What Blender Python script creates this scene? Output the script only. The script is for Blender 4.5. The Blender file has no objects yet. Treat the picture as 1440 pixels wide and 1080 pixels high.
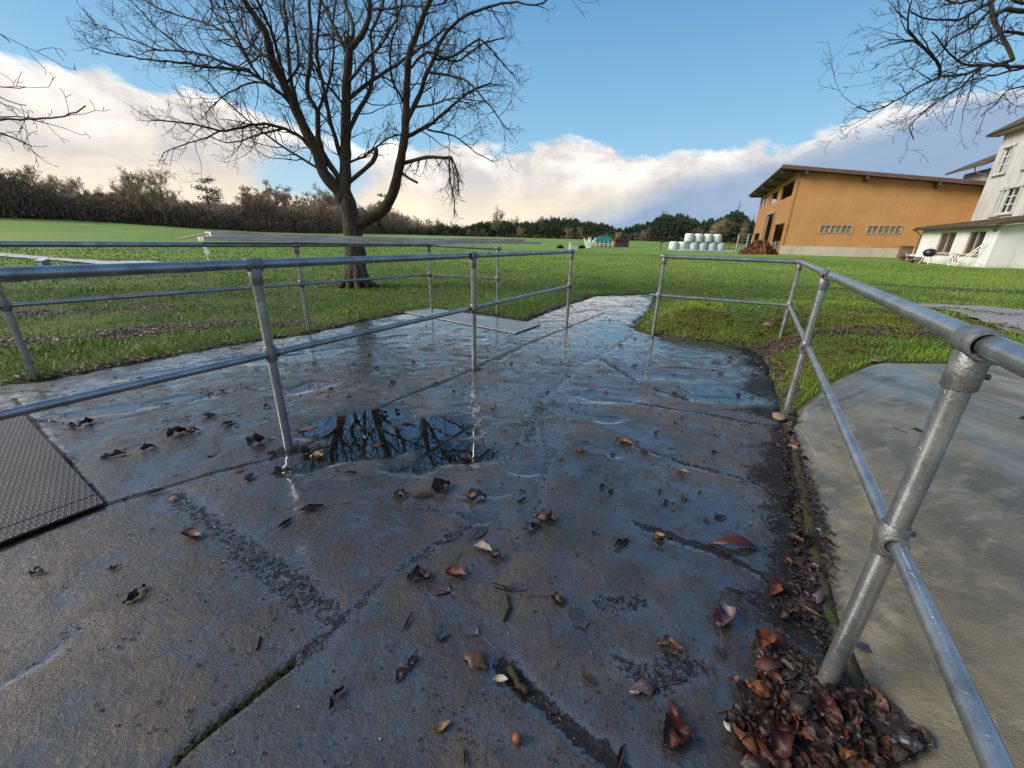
import bpy, math, random
import numpy as np
from mathutils import Vector, Matrix
R = math.radians
rng = np.random.default_rng(7)
random.seed(7)
SC = bpy.context.scene
COL = SC.collection
H = 1.25                                             # eye height in metres

# ------------------------------------------------------------------ camera
CX = np.array([0.9996446, 0.0092474, 0.0250018])     # camera right
CU = np.array([-0.0266572, 0.3467771, 0.9375687])    # camera up
CB = np.array([0.0, -0.937902, 0.3469004])           # camera back
cam = bpy.data.cameras.new('camera')
cam.sensor_width = 36.0
cam.lens = 36.0 * 555 / 1440
cam.clip_start = 0.02
cam.clip_end = 3000
co = bpy.data.objects.new('camera', cam)
M4 = Matrix(((CX[0], CU[0], CB[0], 0), (CX[1], CU[1], CB[1], 0), (CX[2], CU[2], CB[2], H), (0, 0, 0, 1)))
co.matrix_world = M4
COL.objects.link(co)
SC.camera = co

def ray(px, py):
    return CX * (px - 720) - CU * (py - 540) - CB * 555.0

# ------------------------------------------------------------------ noise
def _hash(ix, iy, s):
    h = (ix.astype(np.int64) * 374761393 + iy.astype(np.int64) * 668265263 + s * 1442695041) & 0xffffffff
    h = ((h ^ (h >> 13)) * 1274126177) & 0xffffffff
    return ((h ^ (h >> 16)) & 0xffff) / 65535.0
def vnoise(x, y, s=0):
    ix = np.floor(x); iy = np.floor(y); fx = x - ix; fy = y - iy
    ux = fx * fx * (3 - 2 * fx); uy = fy * fy * (3 - 2 * fy)
    a = _hash(ix, iy, s); b = _hash(ix + 1, iy, s); c = _hash(ix, iy + 1, s); d = _hash(ix + 1, iy + 1, s)
    return (a * (1 - ux) + b * ux) * (1 - uy) + (c * (1 - ux) + d * ux) * uy
def fbm(x, y, o=4, s=0):
    x = np.asarray(x, float); y = np.asarray(y, float)
    t = np.zeros(np.broadcast(x, y).shape); a = .5
    for k in range(o):
        t = t + a * (vnoise(x * 2 ** k + 17.3 * k, y * 2 ** k - 9.1 * k, s + k) - .5); a *= .5
    return t * 2
def ss(a, b, x):
    t = np.clip((np.asarray(x, float) - a) / (b - a), 0, 1)
    return t * t * (3 - 2 * t)

# ------------------------------------------------------------------ plan of the place (metres)
PAD_L = [(-7.0, -1.0), (-5.6, 1.2), (-4.27, 3.05), (-4.02, 3.28), (-3.83, 3.58), (-3.57, 4.02), (-3.19, 4.62), (-2.71, 5.16), (-2.36, 5.94), (-2.0, 6.55), (-1.86, 6.85),
         (-1.4, 7.15), (-0.5, 6.8), (0.15, 6.41), (0.96, 7.98), (1.9, 9.62), (3.69, 10.36)]
PAD_R = [(3.69, 10.36), (2.5, 7.45), (1.86, 6.07), (2.05, 5.6), (2.69, 5.26), (3.09, 4.93), (3.0, 4.45), (2.36, 3.20), (2.10, 2.76), (1.82, 2.21), (1.51, 1.65), (1.34, 1.36),
         (1.18, 1.07), (1.08, 0.80), (0.95, 0.5), (0.6, -0.2), (0.2, -1.0)]
PAD = PAD_L + PAD_R[1:]
BANK = [(2.12, 2.74), (2.3, 2.98), (2.75, 3.3), (3.2, 3.42), (3.7, 3.44), (4.4, 3.4), (6.0, 3.0), (9.0, 1.2), (9, -2), (0.35, -2), (0.2, -1.0), (0.6, -0.2), (0.95, 0.5),
        (1.08, 0.80), (1.18, 1.07), (1.34, 1.36), (1.51, 1.65), (1.82, 2.21)]

def inpoly(x, y, P):
    x = np.asarray(x, float); y = np.asarray(y, float)
    c = np.zeros(np.broadcast(x, y).shape, bool); n = len(P)
    for i in range(n):
        x0, y0 = P[i]; x1, y1 = P[(i + 1) % n]
        if y0 == y1: continue
        c ^= ((y0 > y) != (y1 > y)) & (x < (x1 - x0) * (y - y0) / (y1 - y0) + x0)
    return c
def dline(x, y, P, closed=False):
    x = np.asarray(x, float); y = np.asarray(y, float)
    d = np.full(np.broadcast(x, y).shape, 1e9)
    Q = list(P) + ([P[0]] if closed else [])
    for (x0, y0), (x1, y1) in zip(Q[:-1], Q[1:]):
        dx, dy = x1 - x0, y1 - y0; L = dx * dx + dy * dy + 1e-12
        t = np.clip(((x - x0) * dx + (y - y0) * dy) / L, 0, 1)
        d = np.minimum(d, np.hypot(x - x0 - t * dx, y - y0 - t * dy))
    return d

def terr(x, y, bumps=True):
    x = np.asarray(x, float); y = np.asarray(y, float)
    r = np.hypot(x, y); az = np.degrees(np.arctan2(x, y))
    z = 1.35 * ss(75, 170, r)
    z = z + 1.9 * ss(-28, -50, az) * ss(45, 140, r)
    near = r < 16
    dR = dline(x, y, PAD_R); dL = dline(x, y, PAD_L)
    rw = ss(-.5, .5, x - 0.27 * y - 0.2)
    z = z + rw * 0.27 * ss(0.0, 0.75, dR) * (1 - .6 * ss(3, 9, dR)) * (1 - .85 * ss(5.6, 8.5, y - .15 * x)) + 0.03 * ss(0, .25, np.minimum(dL, dR))
    if bumps:
        z = z + np.where(near, .05 * fbm(x * 1.3, y * 1.3, 3, 5), .12 * fbm(x * .2, y * .2, 3, 6) * ss(10, 30, r)) * ss(.05, .5, np.minimum(dR, dL))
    return z
def tz(x, y, b=True): return float(terr(np.array([x]), np.array([y]), b)[0])
def at(px, py):
    r = ray(px, py); z = 0.0
    for _ in range(14):
        t = (z - H) / r[2]; p = r * t
        z = .5 * z + .5 * tz(p[0], p[1], False)
    return np.array([p[0], p[1], tz(p[0], p[1], False)])
def flat(px, py, z=0.0):
    r = ray(px, py); t = (z - H) / r[2]; return (r * t)[:2]

TARMAC = [tuple(flat(*p, .17)) for p in ((1200, 421), (1300, 423), (1440, 434), (1640, 450), (1700, 560), (1440, 497), (1390, 474), (1330, 449), (1262, 430))]
# ------------------------------------------------------------------ object helpers
def tag(o, label=None, cat=None, group=None, kind=None):
    if label: o['label'] = label
    if cat: o['category'] = cat
    if group: o['group'] = group
    if kind: o['kind'] = kind
    return o
def thing(name, label, cat, loc=(0, 0, 0), rz=0, group=None):
    o = bpy.data.objects.new(name, None); COL.objects.link(o)
    o.location = Vector([float(a) for a in loc]); o.rotation_euler = (0, 0, rz); o.empty_display_size = .2
    return tag(o, label, cat, group)
def linkmesh(name, me, parent=None):
    o = bpy.data.objects.new(name, me); COL.objects.link(o)
    if parent is not None: o.parent = parent
    return o
def copy_tree(o, parent=None):
    c = o.copy(); COL.objects.link(c)
    if parent is not None: c.parent = parent
    for ch in [k for k in bpy.data.objects if k.parent == o]:
        copy_tree(ch, c)
    return c
def npmesh(name, V, F, mat, smooth=True, attrs=None, parent=None, mats=None, midx=None):
    V = np.asarray(V, np.float32); F = np.asarray(F, np.int32)
    me = bpy.data.meshes.new(name); k = F.shape[1]
    me.vertices.add(len(V)); me.vertices.foreach_set('co', V.ravel())
    me.loops.add(F.size); me.loops.foreach_set('vertex_index', F.ravel())
    me.polygons.add(len(F)); me.polygons.foreach_set('loop_start', np.arange(0, F.size, k, dtype=np.int32))
    me.polygons.foreach_set('loop_total', np.full(len(F), k, np.int32))
    me.polygons.foreach_set('use_smooth', np.full(len(F), smooth, bool))
    for m in (mats or [mat]): me.materials.append(m)
    if midx is not None: me.polygons.foreach_set('material_index', np.asarray(midx, np.int32))
    for n, a in (attrs or {}).items():
        at_ = me.attributes.new(n, 'FLOAT', 'POINT'); at_.data.foreach_set('value', np.asarray(a, np.float32))
    me.update(); me.validate()
    return linkmesh(name, me, parent)

class MB:
    def __init__(s): s.v = []; s.f = []; s.m = []; s.cur = 0
    def add(s, vs, fs):
        b = len(s.v); s.v.extend([tuple(float(c) for c in p) for p in vs]); s.f.extend([tuple(b + i for i in q) for q in fs]); s.m.extend([s.cur] * len(fs)); return s
    def box(s, c, d, rz=0, mat=None, bev=0):
        hx, hy, hz = d[0] / 2, d[1] / 2, d[2] / 2
        vs = [(x, y, z) for x in (-hx, hx) for y in (-hy, hy) for z in (-hz, hz)]
        Mx = mat if mat is not None else Matrix.Rotation(rz, 3, 'Z')
        vs = [Mx @ Vector(p) + Vector([float(a) for a in c]) for p in vs]
        return s.add(vs, [(0, 1, 3, 2), (4, 6, 7, 5), (0, 4, 5, 1), (2, 3, 7, 6), (0, 2, 6, 4), (1, 5, 7, 3)])
    def hexa(s, bot, top):
        return s.add(list(bot) + list(top), [(3, 2, 1, 0), (4, 5, 6, 7), (0, 1, 5, 4), (1, 2, 6, 5), (2, 3, 7, 6), (3, 0, 4, 7)])
    def tube(s, P, rad, n=8, cap=True):
        P = [Vector([float(a) for a in p]) for p in P]; m = len(P)
        if not hasattr(rad, '__len__'): rad = [rad] * m
        T = []
        for i in range(m):
            t = P[min(i + 1, m - 1)] - P[max(i - 1, 0)]
            T.append(t.normalized() if t.length > 1e-9 else Vector((0, 0, 1)))
        up = Vector((0, 0, 1)) if abs(T[0].z) < .9 else Vector((1, 0, 0))
        nrm = T[0].cross(up).normalized(); vs = []
        for i in range(m):
            nrm = (nrm - T[i] * nrm.dot(T[i]))
            nrm = nrm.normalized() if nrm.length > 1e-6 else T[i].orthogonal().normalized()
            b = T[i].cross(nrm)
            for k in range(n):
                a = 2 * math.pi * k / n
                vs.append(P[i] + (nrm * math.cos(a) + b * math.sin(a)) * rad[i])
        fs = [(i * n + k, i * n + (k + 1) % n, (i + 1) * n + (k + 1) % n, (i + 1) * n + k) for i in range(m - 1) for k in range(n)]
        if cap: fs += [tuple(range(n - 1, -1, -1)), tuple((m - 1) * n + k for k in range(n))]
        return s.add(vs, fs)
    def ring(s, p, d, r0, r1, L, n=24):                # collar with an open bore
        d = Vector(d).normalized(); p = Vector([float(a) for a in p]); a = d.orthogonal().normalized(); b = d.cross(a); vs = []
        prof = [(r0, -L / 2), (r1 - .002, -L / 2), (r1, -L / 2 + .003), (r1, L / 2 - .003), (r1 - .002, L / 2), (r0, L / 2)]
        for (r, h) in prof:
            for k in range(n):
                t = 2 * math.pi * k / n; vs.append(p + d * h + (a * math.cos(t) + b * math.sin(t)) * r)
        m = len(prof)
        return s.add(vs, [(i * n + k, i * n + (k + 1) % n, ((i + 1) % m) * n + (k + 1) % n, ((i + 1) % m) * n + k) for i in range(m - 1) for k in range(n)])
    def build(s, name, mat, parent=None, smooth=False, auto=None):
        me = bpy.data.meshes.new(name); me.from_pydata(s.v, [], s.f)
        for m in (mat if isinstance(mat, list) else [mat]): me.materials.append(m)
        me.polygons.foreach_set('material_index', s.m)
        me.polygons.foreach_set('use_smooth', [smooth] * len(s.f))
        if auto: 
            me.set_sharp_from_angle(angle=R(auto))
        me.update()
        return linkmesh(name, me, parent)

# ------------------------------------------------------------------ material helpers
class NT:
    def __init__(s, name):
        s.m = bpy.data.materials.new(name); s.m.use_nodes = True; s.t = s.m.node_tree; s.n = s.t.nodes; s.b = s.n['Principled BSDF']; s.out = s.n['Material Output']
        s._tc = None
    def new(s, ty, **kw):
        n = s.n.new(ty)
        for k, v in kw.items(): setattr(n, k, v)
        return n
    def link(s, a, b): s.t.links.new(a, b)
    def set(s, inp, val):
        i = s.b.inputs[inp] if isinstance(inp, str) else inp
        if hasattr(val, 'is_output') or isinstance(val, bpy.types.NodeSocket): s.link(val, i)
        else: i.default_value = val
    def coord(s, kind='Object'):
        if s._tc is None: s._tc = s.new('ShaderNodeTexCoord')
        return s._tc.outputs[kind]
    def mapped(s, scale=(1, 1, 1), rot=(0, 0, 0), kind='Object'):
        m = s.new('ShaderNodeMapping'); s.link(s.coord(kind), m.inputs['Vector']); m.inputs['Scale'].default_value = scale; m.inputs['Rotation'].default_value = rot
        return m.outputs[0]
    def noise(s, scale, detail=4, rough=.55, dist=0, vec=None):
        n = s.new('ShaderNodeTexNoise'); s.link(vec if vec is not None else s.coord(), n.inputs['Vector'])
        n.inputs['Scale'].default_value = scale; n.inputs['Detail'].default_value = detail; n.inputs['Roughness'].default_value = rough; n.inputs['Distortion'].default_value = dist
        return n.outputs['Fac']
    def vor(s, scale, vec=None, feat='F1'):
        n = s.new('ShaderNodeTexVoronoi'); n.feature = feat; s.link(vec if vec is not None else s.coord(), n.inputs['Vector']); n.inputs['Scale'].default_value = scale
        return n.outputs
    def ramp(s, fac, stops, interp='LINEAR'):
        r = s.new('ShaderNodeValToRGB'); r.color_ramp.interpolation = interp; e = r.color_ramp.elements
        while len(e) < len(stops): e.new(.5)
        for el, (p, c) in zip(e, stops):
            el.position = p; el.color = (c, c, c, 1) if not hasattr(c, '__len__') else (*c, 1)
        s.link(fac, r.inputs[0]); return r.outputs[0]
    def math(s, op, a, b=None, clamp=False):
        n = s.new('ShaderNodeMath', operation=op); n.use_clamp = clamp; s.set(n.inputs[0], a)
        if b is not None: s.set(n.inputs[1], b)
        return n.outputs[0]
    def mix(s, f, a, b, mode='MIX'):
        n = s.new('ShaderNodeMix', data_type='RGBA', blend_type=mode)
        s.set(n.inputs[0], f)
        for i, v in ((6, a), (7, b)):
            if isinstance(v, bpy.types.NodeSocket): s.link(v, n.inputs[i])
            else: n.inputs[i].default_value = (*v, 1)
        return n.outputs[2]
    def attr(s, name): 
        n = s.new('ShaderNodeAttribute'); n.attribute_name = name; return n.outputs['Fac']
    def bump(s, h, dist=.01, strength=1.0, norm=None):
        n = s.new('ShaderNodeBump'); s.set(n.inputs['Height'], h); n.inputs['Distance'].default_value = dist; n.inputs['Strength'].default_value = strength
        if norm is not None: s.link(norm, n.inputs['Normal'])
        return n.outputs[0]
    def rand(s): return s.new('ShaderNodeObjectInfo').outputs['Random']

def simple(name, c, rough=.6, metal=0, var=.25, scale=6, bump=0, bscale=40, spec=.5, c2=None):
    t = NT(name); n = t.noise(scale, 5, .6)
    lo = tuple(a * (1 - var) for a in c) if c2 is None else c2
    t.set('Base Color', t.ramp(n, [(.3, lo), (.7, tuple(min(1, a * (1 + var)) for a in c))]))
    t.set('Roughness', t.ramp(t.noise(scale * 2.3, 3), [(.3, max(0, rough - .12)), (.7, min(1, rough + .12))])); t.set('Metallic', metal); t.set('Specular IOR Level', spec)
    if bump: t.set('Normal', t.bump(t.noise(bscale, 5, .6), bump))
    return t.m
MT = {}

# galvanised pipe
t = NT('galvanised steel')
n1 = t.noise(9, 5, .65); v1 = t.vor(70)['Color']; n2 = t.noise(60, 4, .7)
base = t.ramp(n1, [(.3, (.19, .205, .22)), (.5, (.31, .33, .35)), (.72, (.46, .48, .49))])
sp = t.new('ShaderNodeSeparateColor'); t.link(v1, sp.inputs[0])
base = t.mix(t.math('MULTIPLY', sp.outputs[0], .30), base, (.33, .35, .37))
base = t.mix(t.ramp(t.noise(22, 6, .7), [(.60, 0), (.74, .7)]), base, (.11, .075, .052))
t.set('Base Color', base); t.set('Metallic', .82)
t.set('Roughness', t.ramp(n2, [(.3, .20), (.7, .40)]))
t.set('Normal', t.bump(t.math('ADD', t.math('MULTIPLY', n2, .6), t.math('MULTIPLY', sp.outputs[1], .25)), .0012, .8))
MT['galv'] = t.m
t = NT('cast fitting')
n1 = t.noise(30, 5, .65)
t.set('Base Color', t.ramp(n1, [(.3, (.12, .125, .13)), (.7, (.25, .26, .265))])); t.set('Metallic', .7); t.set('Roughness', t.ramp(n1, [(.3, .38), (.7, .58)])); t.set('Normal', t.bump(t.noise(140, 4), .002))
MT['fit'] = t.m
MT['screw'] = simple('dark set screw', (.10, .10, .10), .45, .8, .3, 60)

# wet concrete
t = NT('wet concrete')
d = t.attr('dirt'); w = t.attr('wet')
n1 = t.noise(1.1, 7, .62, .6); n2 = t.noise(6.5, 8, .7, .4); n3 = t.noise(48, 6, .7); n4 = t.noise(210, 3, .6); n5 = t.noise(.55, 4, .5, .4)
base = t.ramp(n1, [(.34, (.011, .010, .010)), (.49, (.037, .0315, .029)), (.66, (.100, .083, .072))])
base = t.mix(t.math('MULTIPLY', t.ramp(n2, [(.40, 1), (.56, 0)]), .75), base, (.022, .019, .018))
base = t.mix(t.ramp(n3, [(.52, 0), (.70, .6)]), base, (.075, .060, .052))
vs = t.new('ShaderNodeTexVoronoi'); t.link(t.mapped((1, 1, 1)), vs.inputs['Vector']); vs.inputs['Scale'].default_value = 95; vs.inputs['Randomness'].default_value = 1
spk = t.math('MULTIPLY', t.ramp(vs.outputs['Distance'], [(.12, 1), (.22, 0)]), t.ramp(t.noise(5, 5, .7), [(.50, 0), (.62, 1)]))
base = t.mix(t.math('MULTIPLY', spk, .85), base, (.018, .016, .015))
dsum = t.math('ADD', d, t.math('ADD', t.math('MULTIPLY', t.math('SUBTRACT', t.noise(42, 7, .75), .5), 1.9), t.math('MULTIPLY', t.math('SUBTRACT', t.noise(150, 3, .6), .5), .8)))
dm = t.math('MULTIPLY', t.ramp(dsum, [(.56, 0), (.68, 1)]), t.ramp(d, [(.05, 0), (.2, 1)]))
base = t.mix(t.math('MULTIPLY', dm, .97), base, t.ramp(n3, [(.3, (.006, .005, .005)), (.7, (.026, .021, .018))]))
t.set('Base Color', base)
film = t.math('ADD', t.math('MULTIPLY', w, t.ramp(n2, [(.42, 1), (.66, .35)])), t.ramp(t.math('ADD', t.math('MULTIPLY', n1, .5), t.math('MULTIPLY', n2, .5)), [(.36, 1), (.57, 0)]), True)
t.set('Roughness', t.math('ADD', t.math('SUBTRACT', .40, t.math('MULTIPLY', film, .22)), t.math('MULTIPLY', n3, .22)))
t.set('Specular IOR Level', t.math('SUBTRACT', .30, t.math('MULTIPLY', dm, .24)))
t.set('Coat Weight', t.math('MULTIPLY', t.math('ADD', .12, t.math('MULTIPLY', film, .88), True), t.math('SUBTRACT', 1.0, t.math('MULTIPLY', dm, .85)))); t.set('Coat IOR', t.math('ADD', 1.55, t.math('MULTIPLY', film, .62)))
t.set('Coat Roughness', t.math('ADD', .03, t.math('MULTIPLY', t.math('SUBTRACT', 1.0, film, True), .22)))
hgt = t.math('ADD', t.math('MULTIPLY', n3, .55), t.math('ADD', t.math('MULTIPLY', n4, .12), t.math('ADD', t.math('MULTIPLY', n2, .8), t.math('MULTIPLY', dm, .9))))
t.set('Normal', t.bump(hgt, .014, 1.0))
cn = t.bump(t.math('ADD', t.math('MULTIPLY', n2, 1.0), t.math('ADD', t.math('MULTIPLY', n3, .5), t.math('MULTIPLY', dm, .8))), .008, 1.0)
t.set(cn.node.inputs['Strength'], t.math('ADD', .07, t.math('MULTIPLY', t.math('SUBTRACT', 1.0, film, True), .5)))
t.set('Coat Normal', cn)
MT['conc'] = t.m

# smooth damp bank
t = NT('damp smooth concrete')
n1 = t.noise(1.4, 7, .62, .5); n2 = t.noise(11, 7, .68); n3 = t.noise(90, 5, .7); nw = t.noise(3.2, 6, .65, .3, t.mapped((1.0, .25, 1), (0, 0, R(-28))))
base = t.ramp(n1, [(.27, (.066, .060, .036)), (.5, (.138, .114, .064)), (.73, (.205, .165, .096))])
base = t.mix(t.ramp(nw, [(.43, 0), (.58, .75)]), base, (.050, .054, .042))
base = t.mix(t.ramp(n2, [(.50, 0), (.66, .6)]), base, (.20, .175, .128))
base = t.mix(t.math('MULTIPLY', t.attr('dirt'), t.ramp(t.noise(18, 6, .75), [(.38, 0), (.55, 1)])), base, (.035, .033, .026))
v = t.vor(60)
base = t.mix(t.math('MULTIPLY', t.ramp(v['Distance'], [(.10, 1), (.18, 0)]), t.ramp(t.noise(4, 4), [(.52, 0), (.64, .8)])), base, (.03, .03, .027))
t.set('Base Color', base); t.set('Roughness', t.ramp(n2, [(.3, .30), (.7, .5)])); t.set('Specular IOR Level', .5); t.set('Coat Weight', t.ramp(nw, [(.40, .95), (.60, .25)])); t.set('Coat Roughness', .14)
t.set('Normal', t.bump(t.math('ADD', n2, t.math('MULTIPLY', n3, .5)), .012, .9))
MT['bank'] = t.m

# turf ground
t = NT('turf ground')
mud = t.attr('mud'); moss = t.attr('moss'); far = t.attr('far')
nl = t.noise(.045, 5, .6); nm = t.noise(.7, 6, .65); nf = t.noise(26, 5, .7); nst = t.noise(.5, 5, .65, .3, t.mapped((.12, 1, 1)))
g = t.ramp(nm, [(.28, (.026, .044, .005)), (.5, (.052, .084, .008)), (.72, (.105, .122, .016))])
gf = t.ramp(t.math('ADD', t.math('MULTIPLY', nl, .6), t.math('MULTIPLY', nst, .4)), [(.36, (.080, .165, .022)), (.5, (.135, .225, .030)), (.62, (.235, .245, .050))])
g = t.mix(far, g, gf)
g = t.mix(t.ramp(nf, [(.55, 0), (.75, .35)]), g, (.10, .13, .035))
g = t.mix(t.math('MULTIPLY', moss, t.ramp(t.noise(5, 6, .7), [(.42, 0), (.64, .8)])), g, t.ramp(t.noise(14, 6, .7), [(.35, (.13, .115, .012)), (.5, (.075, .060, .012)), (.65, (.050, .030, .012))]))
g = t.mix(t.math('MULTIPLY', mud, t.ramp(t.noise(7, 7, .75), [(.34, 0), (.52, 1)])), g, t.ramp(nf, [(.3, (.022, .015, .011)), (.7, (.062, .045, .035))]))
t.set('Base Color', g); t.set('Roughness', .75); t.set('Specular IOR Level', .25)
t.set('Normal', t.bump(t.math('ADD', nf, t.math('MULTIPLY', t.noise(3, 5), .8)), .04, .8))
MT['turf'] = t.m

t = NT('grass blade')
n1 = t.noise(.55, 5, .65); n2 = t.noise(30, 3); tip = t.attr('tip'); ms = t.attr('moss')
c = t.ramp(n1, [(.30, (.060, .130, .004)), (.5, (.135, .235, .008)), (.70, (.235, .300, .020))])
c = t.mix(t.ramp(n2, [(.55, 0), (.75, .7)]), c, (.21, .19, .055))
c = t.mix(t.math('MULTIPLY', ms, t.ramp(t.noise(4.5, 5, .7), [(.40, 0), (.58, .95)])), c, t.ramp(n2, [(.35, (.17, .13, .012)), (.65, (.14, .10, .02))]))
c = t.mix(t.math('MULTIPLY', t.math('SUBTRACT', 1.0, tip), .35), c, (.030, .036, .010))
t.set('Base Color', c); t.set('Roughness', .55); t.set('Specular IOR Level', .35)
MT['blade'] = t.m

# bark
t = NT('bark')
n1 = t.noise(5, 6, .7, .4, t.mapped((1, 1, .22))); n2 = t.noise(34, 5, .7, 0, t.mapped((1, 1, .3))); n3 = t.noise(1.5, 5, .65)
c = t.ramp(n1, [(.3, (.032, .023, .017)), (.55, (.090, .066, .048)), (.75, (.165, .125, .092))])
c = t.mix(t.ramp(n2, [(.4, .6), (.6, 0)]), c, (.020, .015, .012))
geo = t.new('ShaderNodeNewGeometry'); sx = t.new('ShaderNodeSeparateXYZ'); t.link(geo.outputs['Normal'], sx.inputs[0])
mo = t.math('MULTIPLY', t.ramp(t.math('ADD', t.math('MULTIPLY', sx.outputs[0], -.25), t.math('MULTIPLY', sx.outputs[2], .5)), [(.05, 0), (.35, 1)]), t.ramp(n3, [(.42, 0), (.58, 1)]))
c = t.mix(t.math('MULTIPLY', mo, .85), c, (.075, .085, .012))
c = t.mix(t.ramp(t.noise(9, 5, .7), [(.66, 0), (.72, .5)]), c, (.22, .24, .20))
t.set('Base Color', c); t.set('Roughness', .85); t.set('Specular IOR Level', .25)
t.set('Normal', t.bump(t.math('ADD', n1, t.math('MULTIPLY', n2, .6)), .05, 1))
MT['bark'] = t.m
MT['twig'] = simple('twig bark', (.052, .036, .028), .75, 0, .4, 3, spec=.25)
MT['twig_cool'] = simple('dark twig bark', (.030, .024, .026), .75, 0, .4, 3, spec=.25)

def crownmat(name, a, b, scale=.35):
    t = NT(name); n = t.noise(scale, 4, .6); r = t.rand()
    c = t.ramp(n, [(.3, a), (.7, b)])
    hs = t.new('ShaderNodeHueSaturation'); t.link(c, hs.inputs['Color']); t.set(hs.inputs['Value'], t.math('ADD', .70, t.math('MULTIPLY', r, .60))); t.set(hs.inputs['Hue'], t.math('ADD', .485, t.math('MULTIPLY', r, .03)))
    t.set('Base Color', hs.outputs[0]); t.set('Roughness', .85); t.set('Specular IOR Level', .2)
    return t.m
MT['bare'] = crownmat('bare crown twigs', (.21, .155, .112), (.36, .265, .19))
MT['bareL'] = crownmat('pale crown twigs', (.26, .195, .13), (.40, .30, .19))
MT['conif'] = crownmat('conifer needles', (.012, .027, .016), (.034, .056, .027))
MT['pine'] = crownmat('pine needles', (.028, .050, .026), (.070, .095, .040))
MT['under'] = crownmat('undergrowth twigs', (.11, .082, .062), (.22, .155, .11), .2)
MT['brush'] = crownmat('leafless brushwood', (.21, .155, .115), (.36, .265, .195), .12)
MT['trunkf'] = simple('far trunk bark', (.085, .065, .050), .85, 0, .4, .6, spec=.2)

# buildings
t = NT('ochre boarding')
n1 = t.noise(.35, 5, .6); wv = t.new('ShaderNodeTexWave'); wv.bands_direction = 'X'; t.link(t.coord(), wv.inputs['Vector']); wv.inputs['Scale'].default_value = 1.6; wv.inputs['Distortion'].default_value = 0
nb = t.noise(2, 5, .6, 0, t.mapped((3, 3, .12)))
c = t.ramp(n1, [(.3, (.41, .205, .080)), (.7, (.51, .275, .115))])
c = t.mix(t.ramp(nb, [(.45, 0), (.7, .4)]), c, (.38, .20, .085))
c = t.mix(t.ramp(wv.outputs['Fac'], [(.02, .5), (.07, 0)]), c, (.16, .07, .02))
t.set('Base Color', c); t.set('Roughness', .8); t.set('Specular IOR Level', .25); MT['ochre'] = t.m
def render_wall(name, c, stain, amt):
    t = NT(name); n1 = t.noise(.5, 6, .65); nv = t.noise(1.3, 6, .7, .2, t.mapped((1, 1, .22)))
    b = t.ramp(n1, [(.3, tuple(a * .88 for a in c)), (.7, c)])
    b = t.mix(t.ramp(nv, [(.46, 0), (.70, amt)]), b, stain)
    sx = t.new('ShaderNodeSeparateXYZ'); t.link(t.coord(), sx.inputs[0])
    b = t.mix(t.math('MULTIPLY', t.ramp(sx.outputs[2], [(.0, 1), (.5, 0)]), t.ramp(t.noise(2.5, 6, .7), [(.4, 0), (.6, .7)])), b, (.20, .19, .14))
    t.set('Base Color', b); t.set('Roughness', .85); t.set('Specular IOR Level', .2); t.set('Normal', t.bump(t.noise(20, 5, .7), .01)); return t.m
MT['white'] = render_wall('white render', (.66, .67, .68), (.42, .42, .41), .4)
MT['greyw'] = render_wall('weathered grey render', (.47, .475, .485), (.27, .26, .25), .85)
MT['plinth'] = render_wall('concrete plinth', (.50, .45, .38), (.30, .27, .22), .6)
t = NT('mossy roof tiles')
wv = t.new('ShaderNodeTexWave'); wv.bands_direction = 'Z'; t.link(t.coord(), wv.inputs['Vector']); wv.inputs['Scale'].default_value = 2.2
n1 = t.noise(1.1, 6, .7)
c = t.ramp(t.noise(3, 5), [(.3, (.050, .032, .026)), (.7, (.105, .062, .045))]); c = t.mix(t.ramp(n1, [(.44, 0), (.62, .85)]), c, (.060, .068, .020)); c = t.mix(t.ramp(wv.outputs['Fac'], [(.1, .6), (.35, 0)]), c, (.025, .018, .014))
t.set('Base Color', c); t.set('Roughness', .85); MT['roof'] = t.m
MT['soffit'] = simple('dark timber soffit', (.070, .050, .045), .8, 0, .3, 1.2)
MT['fascia'] = simple('brown fascia board', (.11, .060, .048), .7, 0, .3, 1.0)
MT['dark'] = simple('dark interior', (.012, .011, .012), .9, 0, .3, 1)
MT['bframe'] = simple('pale window frame', (.36, .28, .19), .6, 0, .3, 2)
t = NT('window glass'); t.set('Base Color', (.03, .035, .04, 1)); t.set('Roughness', .08); t.set('Specular IOR Level', .8)
t.set('Normal', t.bump(t.noise(1.5, 2), .02)); MT['glass'] = t.m
MT['pglass'] = simple('dusty panel glass', (.24, .20, .15), .35, 0, .45, 1.6)
MT['rdoor'] = simple('red brown door paint', (.11, .030, .024), .55, 0, .3, 2)
MT['wpaint'] = simple('white paint', (.72, .72, .70), .5, 0, .12, 4)
MT['gutter'] = simple('brown gutter metal', (.055, .040, .036), .45, .3, .3, 3)
MT['zinc'] = simple('grey gate steel', (.34, .35, .35), .45, .6, .25, 5)

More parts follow.
